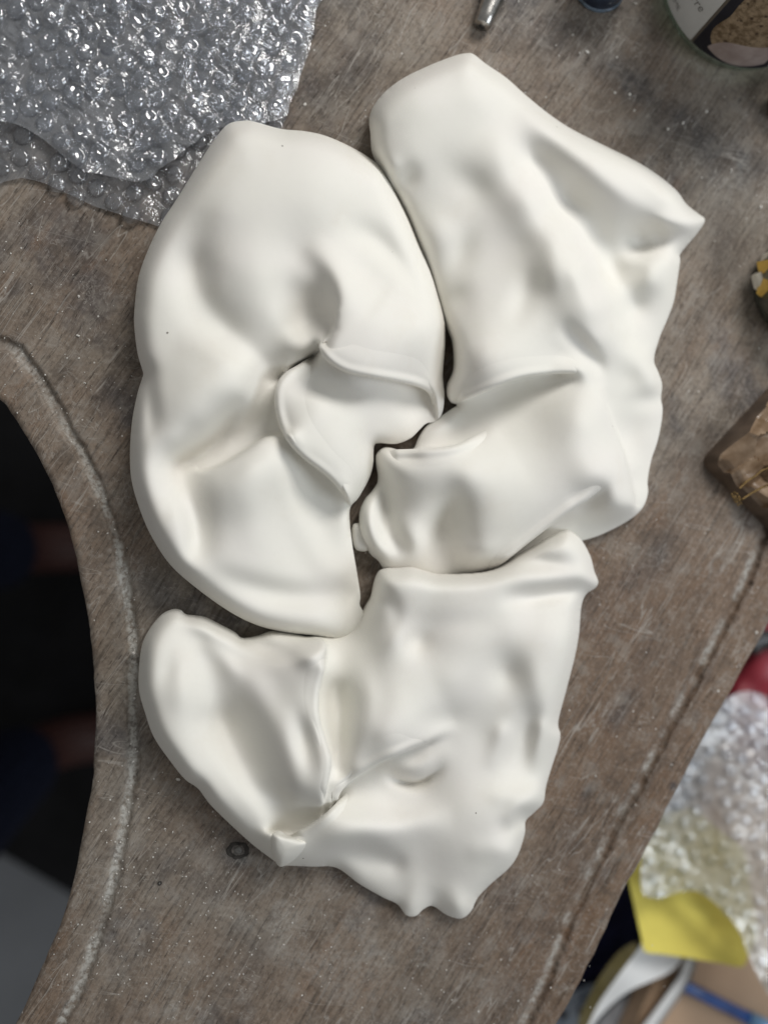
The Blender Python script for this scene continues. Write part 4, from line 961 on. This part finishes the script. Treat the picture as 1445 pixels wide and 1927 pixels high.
# ------------------------------------------------------------------ below the bench: right side
M_BOARD = simple('beige_laminate', (0.50, 0.35, 0.235), 0.5, 0.4, 0, 0.06, 25)
table = empty('side_table', P(1420, 1880, -0.175)); tag(table, 'low beige table beside the bench, lower right, blurred', 'table')
o = slab('table_top', [(1255, 1790), (1180, 1960), (1140, 2100), (1900, 2200), (1900, 1000), (1480, 1000), (1330, 1450)], -0.175, 0.018, M_BOARD, table)
for px in ((1350, 2080), (1850, 1100), (1850, 2080), (1500, 1080)):
    c = P(*px, -0.175); me = lathe('leg', [(0, -0.575), (0.018, -0.575), (0.02, -0.02), (0, -0.019)], 16)
    lg = link('leg', me, simple('table_leg', (0.3, 0.3, 0.3), 0.4), table, False); lg.location = Vector((c[0], c[1], 0))-Vector((table.location.x, table.location.y, 0))
    lg.location.z = -table.location.z-0.175
M_YEL = simple('yellow_paper', (0.80, 0.69, 0.15), 0.7, 0.25, 0, 0.06, 30)
def sheet_thing(name, poly, zmm, mat, label, cat, wav=6, sc=80, seed=1, step=6, kind=None, skirt=False):
    s = Sheet(poly, step, 3); s.z = zmm+wav*(vnoise(s.X/sc, s.Y/sc, seed)-0.5)
    o = s.build(name, mat, skirt=skirt); return tag(o, label, cat, kind=kind)
Y = [(1150, 1560), (1178, 1640), (1196, 1720), (1212, 1791), (1290, 1802), (1397, 1820), (1425, 1760), (1400, 1600), (1300, 1520)]
s = Sheet([p for a, b in zip(Y, Y[1:]+Y[:1]) for p in (a, (a[0]*.66+b[0]*.34, a[1]*.66+b[1]*.34), (a[0]*.34+b[0]*.66, a[1]*.34+b[1]*.66))], 6, 2)
dl = (s.X-1240)*0.70-(s.Y-1690)*0.71
s.z = -128+5*np.tanh(dl/20)+3*(vnoise(s.X/60, s.Y/60, 3)-0.5)
tag(s.build('yellow_paper', M_YEL, skirt=False), 'creased yellow paper sheet under the bubble wrap, lower right', 'paper')
M_FILM_C = film('pale_bubble_film', 0.58, 0.05, 0.30, 110, (0.97, 0.98, 1.0), (0.86, 0.86, 0.86))
WR3 = [(1220, 1545), (1290, 1420), (1350, 1330), (1400, 1300), (1450, 1312), (1520, 1330), (1600, 1330), (1620, 1960), (1500, 1920), (1443, 1868), (1408, 1800), (1388, 1748), (1345, 1700), (1300, 1675), (1235, 1690), (1205, 1668)]
w3 = empty('bubble_wrap', P(1380, 1550, -0.11)); tag(w3, 'pale bubble wrap heaped beside the bench over yellow paper, lower right', 'bubble wrap')
s3 = Sheet(WR3, 4.5, 4); s3.z = -104+16*(vnoise(s3.X/120, s3.Y/120, 71)-0.5)+crumple(s3.X, s3.Y, 2.2, 80)
s3.build('film', M_FILM_C, w3, skirt=False)
bubbles(w3, WR3, lambda x, y: -0.1035+0.016*(float(vnoise(x/120, y/120, 71))-0.5), R(12), 33.0, 240, 9, 0.1)
# red bag with its dark clip
M_RED = simple('red_vinyl', (0.24, 0.022, 0.035), 0.45, 0.4, 0, 0.15, 40)
rb = empty('red_bag', P(1470, 1230, -0.13)); tag(rb, 'dark red vinyl bag with a black buckle beyond the bench edge', 'bag')
s = Sheet([(1340, 1370), (1390, 1200), (1440, 1110), (1560, 1060), (1660, 1200), (1640, 1380), (1540, 1450), (1420, 1450)], 6, 4)
s.z = -150+36*s.edge(40, 110)+8*(vnoise(s.X/50, s.Y/50, 91)-0.5); s.build('bag_body', M_RED, rb, zfoot=-0.174)
s = Sheet([(1405, 1215), (1425, 1188), (1470, 1190), (1468, 1214), (1438, 1222), (1420, 1232)], 4, 4); s.z = -106+6*s.edge(8, 20); s.build('buckle', simple('black_buckle', (0.02, 0.02, 0.02), 0.35), rb, zfoot=-0.122)
# white tray, card and other odds and ends by the bench leg
M_WHITE = simple('white_card', (0.74, 0.75, 0.75), 0.6, 0.3, 0, 0.03, 20); M_GREYIN = simple('grey_tray_floor', (0.28, 0.29, 0.31), 0.6, 0.3, 0, 0.35, 60)
sheet_thing('white_card', [(1094, 1935), (1130, 1870), (1165, 1812), (1200, 1778), (1240, 1782), (1282, 1800), (1262, 1828), (1225, 1846), (1185, 1864), (1150, 1890), (1118, 1925), (1108, 1950)], -150, M_WHITE, 'curled white card standing between bench and beige table, lower right', 'card', 10, 90, 4, 5)
tr = empty('white_tray', P(1230, 1900, -0.17)); tag(tr, 'white plastic tray with grey inside beside the beige table', 'tray')
s = Sheet([(1110, 1950), (1160, 1885), (1230, 1845), (1285, 1812), (1262, 1870), (1215, 1940), (1180, 2000), (1100, 2000)], 6, 3); s.z = -196+0*s.X; s.build('tray_floor', M_GREYIN, tr, skirt=False)
s = Sheet([(1288, 1800), (1310, 1806), (1296, 1850), (1262, 1900), (1226, 1950), (1190, 1990), (1170, 1975), (1206, 1932), (1244, 1882), (1274, 1838)], 4, 4); s.z = -168+5*s.edge(6, 12); s.build('tray_rim', M_WHITE, tr, zfoot=-0.19)
M_OLIVE = simple('olive_strip', (0.085, 0.068, 0.022), 0.5, 0.4, 0, 0.3, 50)
sheet_thing('olive_strip', [(1086, 1930), (1100, 1890), (1130, 1835), (1165, 1790), (1196, 1772), (1204, 1780), (1190, 1800), (1160, 1840), (1125, 1890), (1100, 1940)], -140, M_OLIVE, 'curved olive brown strip leaning against the white card', 'strip', 8, 60, 5, 5)
M_NAVY = simple('navy_cloth', (0.012, 0.014, 0.045), 0.8, 0.2, 0, 0.4, 40)
sheet_thing('navy_cloth', [(1060, 1830), (1130, 1660), (1200, 1560), (1250, 1700), (1220, 1800), (1150, 1860), (1090, 1900)], -230, M_NAVY, 'dark navy cloth in the shadow between bench and yellow paper', 'cloth', 14, 50, 6, 7)
def speckled():
    m, nt, b = new_mat('speckled_blue_cloth'); k = NT(nt); v = k.coord()
    c = k.mix(k.ramp(k.noise(v, 60, 4), 0.3, 0.7), (0.16, 0.20, 0.26), (0.34, 0.39, 0.45)); c = k.mix(k.ramp(k.voro(v, 55), 0.2, 0.34, 1.0, 0.0), c, (0.02, 0.022, 0.03)); k.l(c, b.inputs['Base Color']); return m
sheet_thing('speckled_cloth', [(1000, 1960), (1060, 1880), (1120, 1850), (1190, 1860), (1180, 1920), (1120, 2000), (1020, 2020)], -215, speckled(), 'pale blue cloth spotted with black, bottom edge beside the bench', 'cloth', 10, 60, 7, 6)
a0 = np.array(P(1283, 1853, -0.168)); a1 = np.array(P(1452, 1938, -0.168))
M_PEN = simple('blue_pen_plastic', (0.035, 0.10, 0.33), 0.2, 0.6, 0, 0.2, 60)
pen = empty('blue_pen', a0); tag(pen, 'translucent blue pen lying on the beige table', 'pen'); L = float(np.linalg.norm(a1-a0)); q = Vector(a1-a0).to_track_quat('Z', 'Y')
for nm, prof, mt in (('pen_barrel', [(0, 0), (0.004, 0.0), (0.0046, 0.002), (0.0048, L*0.75), (0, L*0.75)], M_PEN), ('pen_cap', [(0.0, L*0.72), (0.0054, L*0.72), (0.0056, L*0.98), (0.004, L), (0, L)], simple('pale_blue_plastic', (0.16, 0.32, 0.52), 0.25))):
    o = link(nm, lathe(nm, prof, 20), mt, pen); o.matrix_world = Matrix.Translation(Vector(a0)) @ q.to_matrix().to_4x4()

# ------------------------------------------------------------------ below the bench: floor and the seated person's legs
M_FLOOR = simple('grey_floor', (0.20, 0.21, 0.225), 0.6, 0.3, 0, 0.08, 6)
fl = bmesh.new(); bmesh.ops.create_grid(fl, x_segments=2, y_segments=2, size=3.0, matrix=Matrix.Translation((0, 0, -0.752)))
o = link('floor', bm_mesh('floor', fl, False), M_FLOOR); tag(o, 'grey workshop floor seen below the bench', kind='structure')
o = slab('floor_shade', [(-700, 1330), (-60, 1570), (130, 1680), (420, 1880), (600, 1500), (500, 300), (-700, 300)], -0.744, 0.006, simple('floor_shade_black', (0.008, 0.008, 0.009), 0.8, 0.2, 0, 0.3, 20))  # black sheet added to paint the shade below the cut-out
tag(o, 'black sheet added on the floor as the shade under the cut-out', 'mat')
def person():
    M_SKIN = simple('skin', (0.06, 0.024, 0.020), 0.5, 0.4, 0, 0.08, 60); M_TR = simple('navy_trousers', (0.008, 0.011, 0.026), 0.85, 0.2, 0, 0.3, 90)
    f1 = np.array(P(92, 1030, -0.70)); f2 = np.array(P(128, 1392, -0.70))
    root = empty('person', (f1[0]-0.4, (f1[1]+f2[1])/2, -0.744)); tag(root, 'person seated at the cut-out, dark navy trousers and bare feet in shadow', 'person')
    hip = np.array([f1[0]-0.42, (f1[1]+f2[1])/2, -0.30])
    def skin(name, chains, mat, sub=2):
        V = [tuple(hip)]; E = []; Rr = [0.13 if name != 'body' else 0.11]
        for ch in chains:
            prev = 0
            for p, r in ch: V.append(tuple(p)); Rr.append(r); E.append((prev, len(V)-1)); prev = len(V)-1
        me = bpy.data.meshes.new(name); me.from_pydata(V, E, []); o = link(name, me, mat, root)
        sk = o.modifiers.new('skin', 'SKIN')
        for i, r in enumerate(Rr): me.skin_vertices[0].data[i].radius = (r, r); me.skin_vertices[0].data[i].use_root = (i == 0)
        sb = o.modifiers.new('sub', 'SUBSURF'); sb.levels = sub; sb.render_levels = sub
        return o
    def leg(f, sgn, k):
        h = hip+np.array([0.05, sgn*0.09, 0]); kn = np.array([f[0]-0.05, f[1]+sgn*0.01, -0.27]); an = f+np.array([-0.03, 0, 0.05]); c = []
        c += [(h, 0.085*k), ((h+kn)/2, 0.078*k), (kn, 0.060*k), ((kn*0.55+an*0.45), 0.052*k)]
        return c, kn, an
    chains = []; tch = []
    for f, sg in ((f1, 1), (f2, -1)):
        c, kn, an = leg(f, sg, 0.85); c += [(an, 0.033), (f+np.array([0.01, 0, -0.005]), 0.036), (f+np.array([0.10, 0, -0.022]), 0.030), (f+np.array([0.17, 0, -0.030]), 0.020)]; chains.append(c)
        c, kn, an = leg(f, sg, 1.12); c += [(an*0.8+kn*0.2, 0.052), (an+np.array([0, 0, 0.02]), 0.055)]; tch.append(c)
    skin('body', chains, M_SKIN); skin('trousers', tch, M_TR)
person()
